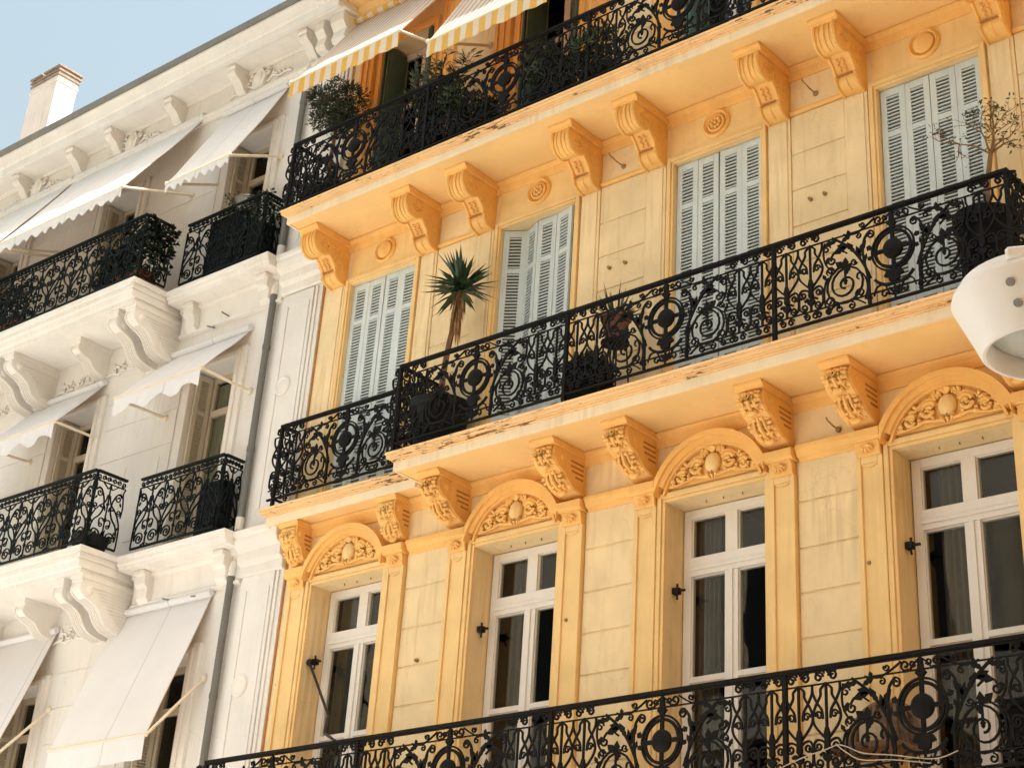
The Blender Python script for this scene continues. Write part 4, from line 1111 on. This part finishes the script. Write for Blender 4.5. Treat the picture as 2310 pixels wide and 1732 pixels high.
awning('steep white drop awning on the lowest floor, right beside the grey rain pipe', -4.17, -2.355, .17, -.65, -1.615, .28, CW, 0, GA, ((1, (-2.27, -.02, -.85)), (0, (-4.08, -.02, -.85))), sag=.02)
awning('steep white drop awning on the lowest floor, cut by the left photo edge', -7.3, -5.45, .17, -.65, -1.615, .28, CW, 0, GA, ((1, (-5.29, -.02, -.86)), (0, (-7.2, -.02, -.85))), sag=.02)
# =================================================================== PLANTS
def leaf_quad(mb, p, d, L, wd, up=None, fold=.25):
    d = Vector(d).normalized(); sd = d.cross(up or Vector((random.uniform(-1,1), random.uniform(-1,1), random.uniform(-.3,1))))
    if sd.length < 1e-4: sd = d.cross(Vector((1,0,0)))
    sd.normalize(); p = Vector(p); nrm = sd.cross(d)
    a = p+d*L*.5+sd*wd*.5+nrm*wd*fold; b = p+d*L*.5-sd*wd*.5+nrm*wd*fold; t = p+d*L
    n = len(mb.v); mb.v += [tuple(p), tuple(a), tuple(t), tuple(b)]; mb.face((n, n+1, n+2)); mb.face((n, n+2, n+3))
def pot(mb, c, r0, r1, h, n=20, rim=.03):
    mb.lathe([(r0, 0), (r0+(r1-r0)*.85, h*.85), (r1, h*.86), (r1+rim*.4, h*.88), (r1+rim*.4, h), (r1-.02, h), (r1-.03, h-.05), (0, h-.05)], n, c)
YF, TF = 1.0, 4.71     # floors of the middle and top balconies
# yucca
random.seed(21)
t = empty('yucca', (1.62, -.42, YF-.07), 'spiky yucca on a bare trunk in a big dark pot behind the middle railing', 'potted plant')
mb = MB(); pot(mb, (1.62, -.42, YF-.068), .24, .34, .62); W(t, 'pot', mb, M['black_pot'])
mb = MB(); tr = spline([(1.62,-.42,1.5),(1.61,-.42,1.9),(1.66,-.42,2.3),(1.72,-.42,2.62),(1.75,-.42,2.95)], 6); mb.tube(tr, [.036-.008*i/len(tr) for i in range(len(tr))], 8); W(t, 'trunk', mb, M['bark'])
mb = MB(); c = Vector((1.76,-.42,2.98))
for i in range(120):
    el = random.uniform(-.65, 1.45); a = random.uniform(0, 2*math.pi); L = random.uniform(.30, .45)*(1 if el > -.2 else .9)
    d = Vector((math.cos(a)*math.cos(el), math.sin(a)*math.cos(el), math.sin(el)))
    sd = d.cross(Vector((0,0,1))); sd = sd.normalized() if sd.length > .05 else Vector((1,0,0))
    p0 = c+d*.03+Vector((0,0,random.uniform(-.08,.06))); dr = Vector((0,0,-.05*L*(1 if el < .6 else .2)))
    p1 = p0+d*L*.5+dr*.4; p2 = p0+d*L+dr*1.6
    n = len(mb.v); wv = .025; nn = sd.cross(d)*.006
    mb.v += [tuple(p0+sd*wv*.7), tuple(p0-sd*wv*.7), tuple(p1-sd*wv+nn), tuple(p1+sd*wv+nn), tuple(p2)]
    mb.face((n, n+1, n+2, n+3)); mb.face((n+3, n+2, n+4))
W(t, 'leaves', mb, M['leaf_yucca'])
mb = MB()
for i in range(70):
    a = random.uniform(0, 2*math.pi); z = random.uniform(2.55, 2.95); L = random.uniform(.2, .42)
    f = (z-2.4)/.55; p = (1.735+.035*math.cos(a), -.42+.035*math.sin(a), z); d = (.16*math.cos(a)*f, .16*math.sin(a)*f, -1)
    leaf_quad(mb, p, d, L, .028)
W(t, 'dry_leaves', mb, M['dead_leaf'])
# square planter next to the post
t = empty('square_planter', (3.72, -.45, YF-.07), 'square dark woven planter beside the railing post of the middle balcony', 'planter')
mb = MB(); mb.prism([(3.53,-.62),(3.91,-.62),(3.91,-.26),(3.53,-.26)], 'z', YF-.068, YF+.50)
for i in range(9): mb.box(3.522, 3.918, -.628, -.252, YF-.04+.06*i, YF-.015+.06*i)
W(t, 'box', mb, M['black_pot'])
mb = MB(); random.seed(5)
for i in range(160): leaf_quad(mb, (random.uniform(3.55,3.89), random.uniform(-.6,-.28), YF+.48), (random.uniform(-.5,.5), random.uniform(-.5,.5), 1), random.uniform(.05,.16), .03)
W(t, 'foliage', mb, M['leaf_dark'])
# agave in pink pot, on a stand behind the railing
t = empty('potted_agave', (4.06, -.45, YF-.07), 'small thorny plant in a pinkish clay pot behind the middle balcony railing', 'potted plant')
mb = MB(); pot(mb, (4.06, -.45, 1.66), .10, .15, .28); W(t, 'pot', mb, M['terracotta'])
mb = MB()
for dx, dy in ((-.1,-.1),(.1,-.1),(-.1,.1),(.1,.1)): mb.tube([(4.06+dx*1.2, -.45+dy*1.2, YF-.068), (4.06+dx*.8, -.45+dy*.8, 1.655)], .010, 5)
mb.lathe([(.15, 1.635), (.15, 1.655)], 16, (4.06, -.45, 0)); W(t, 'stand', mb, M['rod'])
mb = MB(); random.seed(9)
for i in range(70):
    a = random.uniform(0, 2*math.pi); el = random.uniform(.15, 1.5); leaf_quad(mb, (4.06+.04*math.cos(a), -.45+.04*math.sin(a), 1.92), (math.cos(a)*math.cos(el), math.sin(a)*math.cos(el), math.sin(el)), random.uniform(.15, .34) if el < 1.1 else random.uniform(.25,.42), .022)
W(t, 'leaves', mb, M['leaf_olive'])
# bare small tree in a black tub
random.seed(31)
t = empty('bare_tree', (8.20, -.42, YF-.07), 'small tree with nearly bare twisted branches in a black tub at the middle balcony corner', 'potted tree')
mb = MB(); pot(mb, (8.18, -.42, YF-.068), .22, .285, .84, 24); W(t, 'tub', mb, M['black_pot'])
mb = MB(); tips = []
def branch(p, d, L, r, lvl):
    pts = [Vector(p)]; dd = Vector(d).normalized()
    for i in range(4):
        dd = (dd+Vector((random.uniform(-.38,.38), random.uniform(-.3,.3), random.uniform(-.22,.28)))).normalized()
        pts.append(pts[-1]+dd*L/4)
    mb.tube(pts, [r*(1-.14*i) for i in range(5)], 5 if lvl < 2 else 4)
    if lvl >= 4: tips.append((pts[-1], dd)); return
    for k in range(random.choice((2, 2, 3)) if lvl else 4):
        j = random.choice((2, 3, 4)); e = Vector((random.uniform(-1,1), random.uniform(-.7,.7), random.uniform(-.35,.85)))
        branch(pts[j], (dd*.55+e).normalized(), L*random.uniform(.55,.8), r*.58, lvl+1)
    if random.random() < .7: tips.append((pts[3], dd))
mb.tube([(8.19,-.42,1.7),(8.22,-.43,2.0),(8.24,-.42,2.22),(8.28,-.42,2.42)], [.030,.026,.024,.022], 7)
for d in ((-.45,-.1,.6),(.1,.2,1),(.75,-.2,.7),(.9,.1,.35),(-.2,-.2,.9),(.4,.1,.8)): branch((8.28,-.42,2.42), d, .30, .012, 1)
W(t, 'branches', mb, M['twig'])
mb = MB()
for p, d in tips:
    for i in range(2): leaf_quad(mb, p+Vector((random.uniform(-.03,.03), random.uniform(-.03,.03), random.uniform(-.03,.03))), (random.uniform(-1,1), random.uniform(-1,1), random.uniform(-.4,.8)), random.uniform(.03,.06), .018)
W(t, 'leaves', mb, M['leaf_olive'])
# round bush, top balcony
def bush(t, c, r, n, L, wd, mat_, seed, sq=1.0):
    random.seed(seed); mb = MB(); cl = []
    for i in range(26):
        v = Vector((random.gauss(0,1), random.gauss(0,1), random.gauss(0,1))).normalized(); cl.append((Vector(c)+Vector((v.x*r*.72, v.y*r*.72, v.z*r*.72*sq)), r*random.uniform(.22,.42)))
    for i in range(n):
        cc, rr = random.choice(cl); v = Vector((random.gauss(0,1), random.gauss(0,1), random.gauss(0,1))).normalized()
        p = cc+v*rr*random.uniform(.5,1.0); leaf_quad(mb, p, (v+Vector((0,0,.3))+Vector((random.uniform(-.6,.6),)*3)), L*random.uniform(.7,1.3), wd)
    W(t, 'foliage', mb, mat_)
    mb = MB()
    for cc, rr in cl: mb.tube([(c[0], c[1], c[2]-r*.8), tuple((cc+Vector(c))/2), tuple(cc)], [.012,.008,.004], 4)
    W(t, 'twigs', mb, M['twig'])
t = empty('round_bush', (-.74, -.46, TF), 'round bush on a stem above a dark trough, left end of the top yellow balcony', 'potted plant')
bush(t, (-.74,-.46,6.36), .42, 4200, .06, .020, M['leaf_olive'], 41)
mb = MB(); mb.tube([(-.74,-.46,5.1),(-.76,-.47,5.6),(-.74,-.46,6.1)], [.03,.026,.022], 7); W(t, 'trunk', mb, M['bark'])
mb = MB(); mb.prism([(-1.04,-.66),(-.42,-.66),(-.42,-.34),(-1.04,-.34)], 'z', TF+.002, TF+.36); W(t, 'trough', mb, M['black_pot'])
mb = MB(); random.seed(44)
for i in range(420):
    leaf_quad(mb, (random.uniform(-1.06,-.36), random.uniform(-.70,-.32), TF+random.uniform(.22,.52)), (random.uniform(-1,1), random.uniform(-1,.4), random.uniform(-.5,1)), .08, .03)
W(t, 'undergrowth', mb, M['leaf_dark'])
# oleander and shrubs along the top railing
t = empty('oleander', (1.10, -.5, TF), 'tall oleander with long leaves rising above the top railing under the striped awnings', 'potted plant')
mb = MB(); pot(mb, (1.10,-.5,TF+.002), .20, .26, .42); W(t, 'pot', mb, M['black_pot'])
mb = MB(); lf = MB(); random.seed(51)
for i in range(34):
    a = random.uniform(0, 6.28); e = random.uniform(.05, .36); p = Vector((1.10, -.5, TF+.4)); pts = [p]
    d = Vector((math.cos(a)*e, math.sin(a)*e*.6, 1)).normalized(); L = random.uniform(.7, 1.35)
    for j in range(5): pts.append(pts[-1]+d*L/5); d = (d+Vector((math.cos(a)*.07, math.sin(a)*.04, 0))).normalized()
    mb.tube(pts, [.012,.011,.009,.008,.006,.004], 4)
    for j in range(46):
        u = random.uniform(.2, 1); k = min(4, int(u*5)); q = pts[k].lerp(pts[k+1], u*5-k); b = random.uniform(0, 6.28)
        leaf_quad(lf, q, (math.cos(b), math.sin(b), random.uniform(.1,1.0)), random.uniform(.10,.17), .030)
W(t, 'stems', mb, M['twig']); W(t, 'foliage', lf, M['leaf_olive'])
t = empty('leafy_shrub', (1.72, -.5, TF), 'low dense dark shrub just right of the oleander, behind the top balcony railing', 'potted plant')
mb = MB(); pot(mb, (1.72,-.5,TF+.002), .18, .24, .34); W(t, 'pot', mb, M['black_pot'])
bush(t, (1.70,-.48,5.38), .36, 1500, .08, .03, M['leaf_dark'], 52, .9)
t = empty('flower_shrub', (3.02, -.5, TF), 'dark green shrub on the top balcony, under the right end of the right striped awning', 'potted plant')
mb = MB(); pot(mb, (3.02,-.5,TF+.002), .18, .24, .34); W(t, 'pot', mb, M['black_pot'])
bush(t, (3.02,-.48,5.34), .36, 1200, .08, .03, M['leaf_dark'], 53, .9)
t = empty('tall_shrub', (3.75, -.5, TF), 'dark green shrub on the top balcony, rightmost one, at the upper photo edge', 'potted plant')
mb = MB(); pot(mb, (3.75,-.5,TF+.002), .18, .24, .34); W(t, 'pot', mb, M['black_pot'])
bush(t, (3.72,-.48,5.30), .38, 1200, .08, .03, M['leaf_dark'], 54, .9)
# white building, top floor
WFt = 4.6
t = empty('ivy_planter', (-4.25, -.55, WFt), 'thick dark ivy in a clay trough at the corner of the wide upper cream balcony', 'planter')
mb = MB(); mb.prism([(-4.62,-.80),(-4.06,-.80),(-4.06,-.50),(-4.62,-.50)], 'z', WFt+.002, WFt+.26); W(t, 'trough', mb, M['clay'])
mb = MB(); random.seed(61)
for i in range(1100):
    x = random.uniform(-5.0, -3.86); y = random.uniform(-.86, -.42) if x > -4.1 else random.uniform(-.84, -.66)
    zt_ = WFt+.97 if x > -4.45 else WFt+.70
    leaf_quad(mb, (x, y, random.uniform(WFt+.15, zt_)), (random.uniform(-1,1), random.uniform(-1,.3), random.uniform(-.8,.5)), random.uniform(.06,.11), .07)
for i in range(200):
    x = random.uniform(-4.05, -3.90); leaf_quad(mb, (x, random.uniform(-.84,-.36), random.uniform(WFt+.45, WFt+1.02)), (random.uniform(-.3,1), random.uniform(-1,1), random.uniform(-.8,.5)), .09, .075)
W(t, 'foliage', mb, M['ivy'])
t = empty('ivy_planter', (-7.4, -.6, WFt), 'dark ivy behind the wide upper balcony railing at the left photo edge', 'planter')
mb = MB(); mb.prism([(-8.5,-.80),(-6.9,-.80),(-6.9,-.52),(-8.5,-.52)], 'z', WFt+.002, WFt+.28); W(t, 'trough', mb, M['clay'])
mb = MB(); random.seed(62)
for i in range(900): leaf_quad(mb, (random.uniform(-8.6,-6.8), random.uniform(-.84,-.55), random.uniform(WFt+.1, WFt+.9)), (random.uniform(-1,1), random.uniform(-1,.3), random.uniform(-.8,.5)), random.uniform(.06,.11), .06)
W(t, 'foliage', mb, M['ivy'])
t = empty('round_pot', (-2.76, -.23, WFt), 'round grey pot with a small trailing plant above the small upper cream balcony railing', 'potted plant')
mb = MB(); pot(mb, (-2.72,-.19,5.52), .13, .165, .24, 18); W(t, 'pot', mb, M['steel'])
mb = MB(); mb.prism([(-3.30,-.30),(-2.55,-.30),(-2.55,-.05),(-3.30,-.05)], 'z', WFt+.002, 5.515); W(t, 'stand', mb, M['black_pot'])
mb = MB(); random.seed(63)
for i in range(70): leaf_quad(mb, (random.uniform(-3.2,-2.8), random.uniform(-.3,-.12), random.uniform(5.52,5.9)), (random.uniform(-1,1), random.uniform(-1,1), random.uniform(-.2,1)), .07, .035)
for i in range(5): mb.tube([(-2.95,-.2,5.5),(-3.0-.04*i,-.2,5.66),(-3.02-.06*i,-.22,5.80-.03*i)], .004, 4)
W(t, 'foliage', mb, M['leaf_olive'])
t = empty('flower_box', (-2.30, -.18, WFt), 'bushy dark flower box at the right end of the small upper cream balcony', 'planter')
mb = MB(); mb.prism([(-2.48,-.28),(-2.18,-.28),(-2.18,-.06),(-2.48,-.06)], 'z', WFt+.002, 5.2); W(t, 'box', mb, M['black_pot'])
mb = MB(); random.seed(64)
for i in range(220): leaf_quad(mb, (random.uniform(-2.5,-2.1), random.uniform(-.34,-.06), random.uniform(5.15,5.72)), (random.uniform(-1,1), random.uniform(-1,1), random.uniform(-.4,1)), .07, .04)
W(t, 'foliage', mb, M['leaf_dark'])
# white building, middle floor
WFm = .82
t = empty('low_bowl', (-4.10, -.60, WFm), 'low black bowl planter on the corner of the wide middle cream balcony', 'planter')
mb = MB(); mb.lathe([(.12, .0), (.20, .06), (.24, .17), (.25, .19), (.21, .19), (.20, .15), (0, .15)], 20, (-4.16,-.66,WFm+.002)); W(t, 'bowl', mb, M['black_pot'])
mb = MB(); random.seed(65)
for i in range(170): leaf_quad(mb, (-4.16+random.uniform(-.2,.2), -.66+random.uniform(-.2,.2), WFm+random.uniform(.14,.26)), (random.uniform(-1,1), random.uniform(-1,1), random.uniform(-.1,1)), .07, .04)
W(t, 'foliage', mb, M['leaf_dark'])
t = empty('dark_cabinet', (-2.40, -.16, WFm), 'dark blue-black cabinet behind the small middle balcony railing beside the rain pipe', 'cabinet')
mb = MB(); mb.box(-2.62, -2.20, -.26, -.04, WFm+.002, WFm+.74); W(t, 'body', mb, M['black_pot'], bevel=.01)
mb = MB(); mb.box(-2.60, -2.415, -.275, -.261, WFm+.04, WFm+.70); mb.box(-2.405, -2.22, -.275, -.261, WFm+.04, WFm+.70); W(t, 'doors', mb, M['black_pot'], bevel=.006)

# =================================================================== things on the lowest balcony
BF = -3.13
t = empty('wicker_chair', (6.85, -.36, BF), 'brown round-backed wicker chair behind the lowest railing, between the two right windows', 'chair')
mb = MB()
a0, a1 = R(-100), R(100)
pts = [(6.83+.34*math.sin(a0+(a1-a0)*i/20), -.2, -2.60+.34*math.cos(a0+(a1-a0)*i/20)) for i in range(21)]
mb.tube(pts, .025, 7)
for i in range(7):
    x = 6.55+.095*i; h = math.sqrt(max(.0, .34**2-(x-6.83)**2)); mb.tube([(x, -.2, -2.66), (x, -.2, -2.60+h)], .026, 5)
mb.prism([(p[0], p[2]) for p in pts], 'y', -.19, -.165)
W(t, 'backrest', mb, M['wicker'])
mb = MB(); mb.box(6.52, 7.14, -.60, -.18, -2.72, -2.66); W(t, 'seat', mb, M['wicker'], bevel=.015)
for dx in (-.27, .27):
    for yy in (-.56, -.22):
        mb = MB(); mb.tube([(6.83+dx, yy, BF+.0), (6.83+dx*.95, yy, -2.72)], .022, 7); W(t, 'leg', mb, M['wicker'])
mb = MB(); mb.box(6.60, 6.80, -.225, -.205, -2.60, -2.42); mb.box(6.64, 6.76, -.230, -.224, -2.56, -2.46)
o = put('picture_card', mb.mesh('picture_card', M['label_cream'])); tag(o, 'small cream framed card propped against the backrest of the wicker chair', 'card')
mb = MB(); mb.box(8.05, 8.62, -.55, -.1, BF+.31, BF+.60); mb.box(8.02, 8.65, -.58, -.07, BF+.60, BF+.66)
for dx in (8.08, 8.56): mb.box(dx, dx+.04, -.52, -.13, BF, BF+.31)
o = put('storage_bench', mb.mesh('storage_bench', M['black_pot']), bevel=.008); tag(o, 'black storage bench behind the lowest balcony railing at the right photo edge', 'bench')
mb = MB()
for P in ([(6.16,-.755,-2.84),(6.40,-.765,-2.775),(6.60,-.76,-2.735),(6.71,-.76,-2.71),(6.80,-.775,-2.735),(6.95,-.77,-2.80),(7.2,-.775,-2.84),(7.55,-.76,-2.90),(7.75,-.76,-2.86)],
          [(6.71,-.76,-2.715),(6.80,-.775,-2.78),(6.93,-.775,-2.85),(7.2,-.77,-2.875),(7.52,-.76,-2.93)], [(6.16,-.755,-2.84),(5.9,-.76,-2.93),(5.7,-.76,-2.97)]):
    mb.tube(spline(P, 5), .0045, 5)
o = put('string_cable', mb.mesh('string_cable', M['cable'])); tag(o, 'thin pale cable tied along the lowest balcony railing below the brown chair', 'cable')
mb = MB(); mb.tube([(-.55, .06, -.87), (.15, -.2, -1.60), (.36, -.42, -1.85), (.80, -.66, -2.03)], .016, 7); mb.blob((-.55,.06,-.87), .04, .04, .04, 8, 6)
o = put('support_rod', mb.mesh('support_rod', M['rod'])); tag(o, 'thin black metal rod slanting from the leftmost tall window down to the lowest railing', 'rod')

# =================================================================== STREET LAMP
def unproject(px, py, dist):
    cam = sc.camera; f = cam.data.lens/36*2310
    d = Vector(((px-2310/2-91.56065)/f, -(py-1732/2+367.94292)/f, -1.0))
    return cam.matrix_world @ (d.normalized()*dist)
LC = Vector((11.41, -6.94, -2.775))
t = empty('street_lamp', (11.9, -7.3, -7.6), 'white bowl-shaped street lamp head close to the camera at the right edge', 'street lamp')
mb = MB()
mb.lathe([(.322,.045),(.33,.04),(.335,.02),(.335,-.003)], 48, LC)
mb.lathe([(0,.07),(.15,.066),(.28,.055),(.322,.045)], 48, LC)
W(t, 'lid', mb, M['lamp'])
mb = MB()
mb.lathe([(.34,-.004),(.360,-.008),(.364,-.025),(.348,-.06),(.320,-.12),(.292,-.18),(.276,-.215),(.268,-.235),(.256,-.247),(.245,-.246),(.239,-.238),(.225,-.17),(.22,-.13),(.0,-.125)], 72, LC)
W(t, 'bowl', mb, M['lamp'])
mb = MB(); mb.lathe([(.222,-.165),(.19,-.185),(.11,-.205),(0,-.212)], 48, LC); W(t, 'lens', mb, M['lens'])
mb = MB(); mb.box(LC.x-.008, LC.x+.008, LC.y-.17, LC.y+.17, LC.z-.232, LC.z-.17); W(t, 'reflector', mb, M['lamp_dark'])
W_ = Vector((11.9, -7.3, -7.6))
mb = MB(); mb.tube([(W_.x, W_.y, -7.6), (W_.x, W_.y, -2.5)], [.075, .055], 14); W(t, 'pole', mb, M['lamp'])
mb = MB(); mb.tube([(W_.x, W_.y, -2.6), (W_.x-.02, W_.y+.02, -2.5), (LC.x+.1, LC.y, -2.64)], .035, 10); W(t, 'arm', mb, M['lamp'])
# clamp plate with two screws on the near side of the bowl
dirc = Vector((13.82-LC.x, -12.64-LC.y, 0)).normalized(); side = Vector((-dirc.y, dirc.x, 0))
def plate(a0, a1, z0, z1, d0, d1):
    mb = MB(); P = []
    for d in (d0, d1):
        for a, z in ((a0, z0), (a1, z0), (a1, z1), (a0, z1)): P.append(tuple(LC+side*a+dirc*d+Vector((0,0,z))))
    mb.v = P
    for q in ((0,1,2,3),(7,6,5,4),(0,4,5,1),(1,5,6,2),(2,6,7,3),(3,7,4,0)): mb.face(q)
    return mb
W(t, 'clamp', plate(-.13, .2, -.004, .05, .20, .352), M['lamp'], bevel=.012)
for a, z, r in ((-.12, -.085, .337), (-.10, -.16, .302)):
    d = (side*a+dirc*math.sqrt(r*r-a*a)); p = LC+d+Vector((0,0,z))-d.normalized()*.004; dirn = (d.normalized()+Vector((0,0,-.45))).normalized(); q = p+dirn*.012
    mb = MB(); mb.tube([tuple(p), tuple(q)], .017, 12); mb.tube([tuple(q), tuple(q+dirn*.003)], .007, 6); W(t, 'screw', mb, M['steel'])

# =================================================================== STREET AND THE HOUSE OPPOSITE
mb = MB(); mb.quad((-300,-300,-7.75), (300,-300,-7.75), (300,300,-7.75), (-300,300,-7.75))
tag(put('street', mb.mesh('street', M['asphalt'])), kind='structure')
mb = MB(); mb.box(-60, 60, -3.4, 0.4, -7.9, -7.6); mb.box(-60, 60, -17, -11.2, -7.9, -7.6)
tag(put('pavement', mb.mesh('pavement', M['paving'])), kind='structure')
ob = empty('opposite_building', (2, -17, -7.6), 'plain sand coloured building across the street, seen only as reflections in the panes', 'building')
mb = MB(); mb.box(-34, 40, -27, -17, -7.6, 9.2); mb.box(-34, 40, -17.3, -17.0, 8.9, 9.2); mb.box(-34, 40, -17.9, -17.0, -.2, .0); mb.box(-34, 40, -17.9, -17.0, 3.6, 3.8)
W(ob, 'wall', mb, M['opposite'])
mb = MB(); mb.box(-.6, .6, -16.995, -16.96, 0, 2.4)
mb.mi = 1; mb.box(-.72, -.6, -16.995, -16.90, -.1, 2.5); mb.box(.6, .72, -16.995, -16.90, -.1, 2.5); mb.box(-1.3, -.75, -16.995, -16.93, 0, 2.4); mb.box(.75, 1.3, -16.995, -16.93, 0, 2.4)
me_ow = mb.mesh('window', [M['opp_dark'], M['cream_shutter']])
sb = empty('added_side_blocker', (26, -10, -7.6), 'added unseen ochre block on the right, darkening and warming the bracket cheeks', 'building')  # added out of view to block light from the right and return ochre bounce
mb = MB(); mb.box(15.6, 34, -16.9, -1.2, -7.6, 8.4); mb.box(15.4, 34, -16.9, -1.0, 8.0, 8.4); W(sb, 'wall', mb, M['trim'])
for i in range(4):
    for z in (-3.6, .2, 3.4): put('window', me_ow, sb, (-10.4-16.99, -3.0+3.0*i, z+7.6), (0, 0, R(-90)))
for i in range(20):
    for z in (-3.6, .2, 4.0): put('window', me_ow, ob, (-32+3.3*i-2, 17, z+7.6))
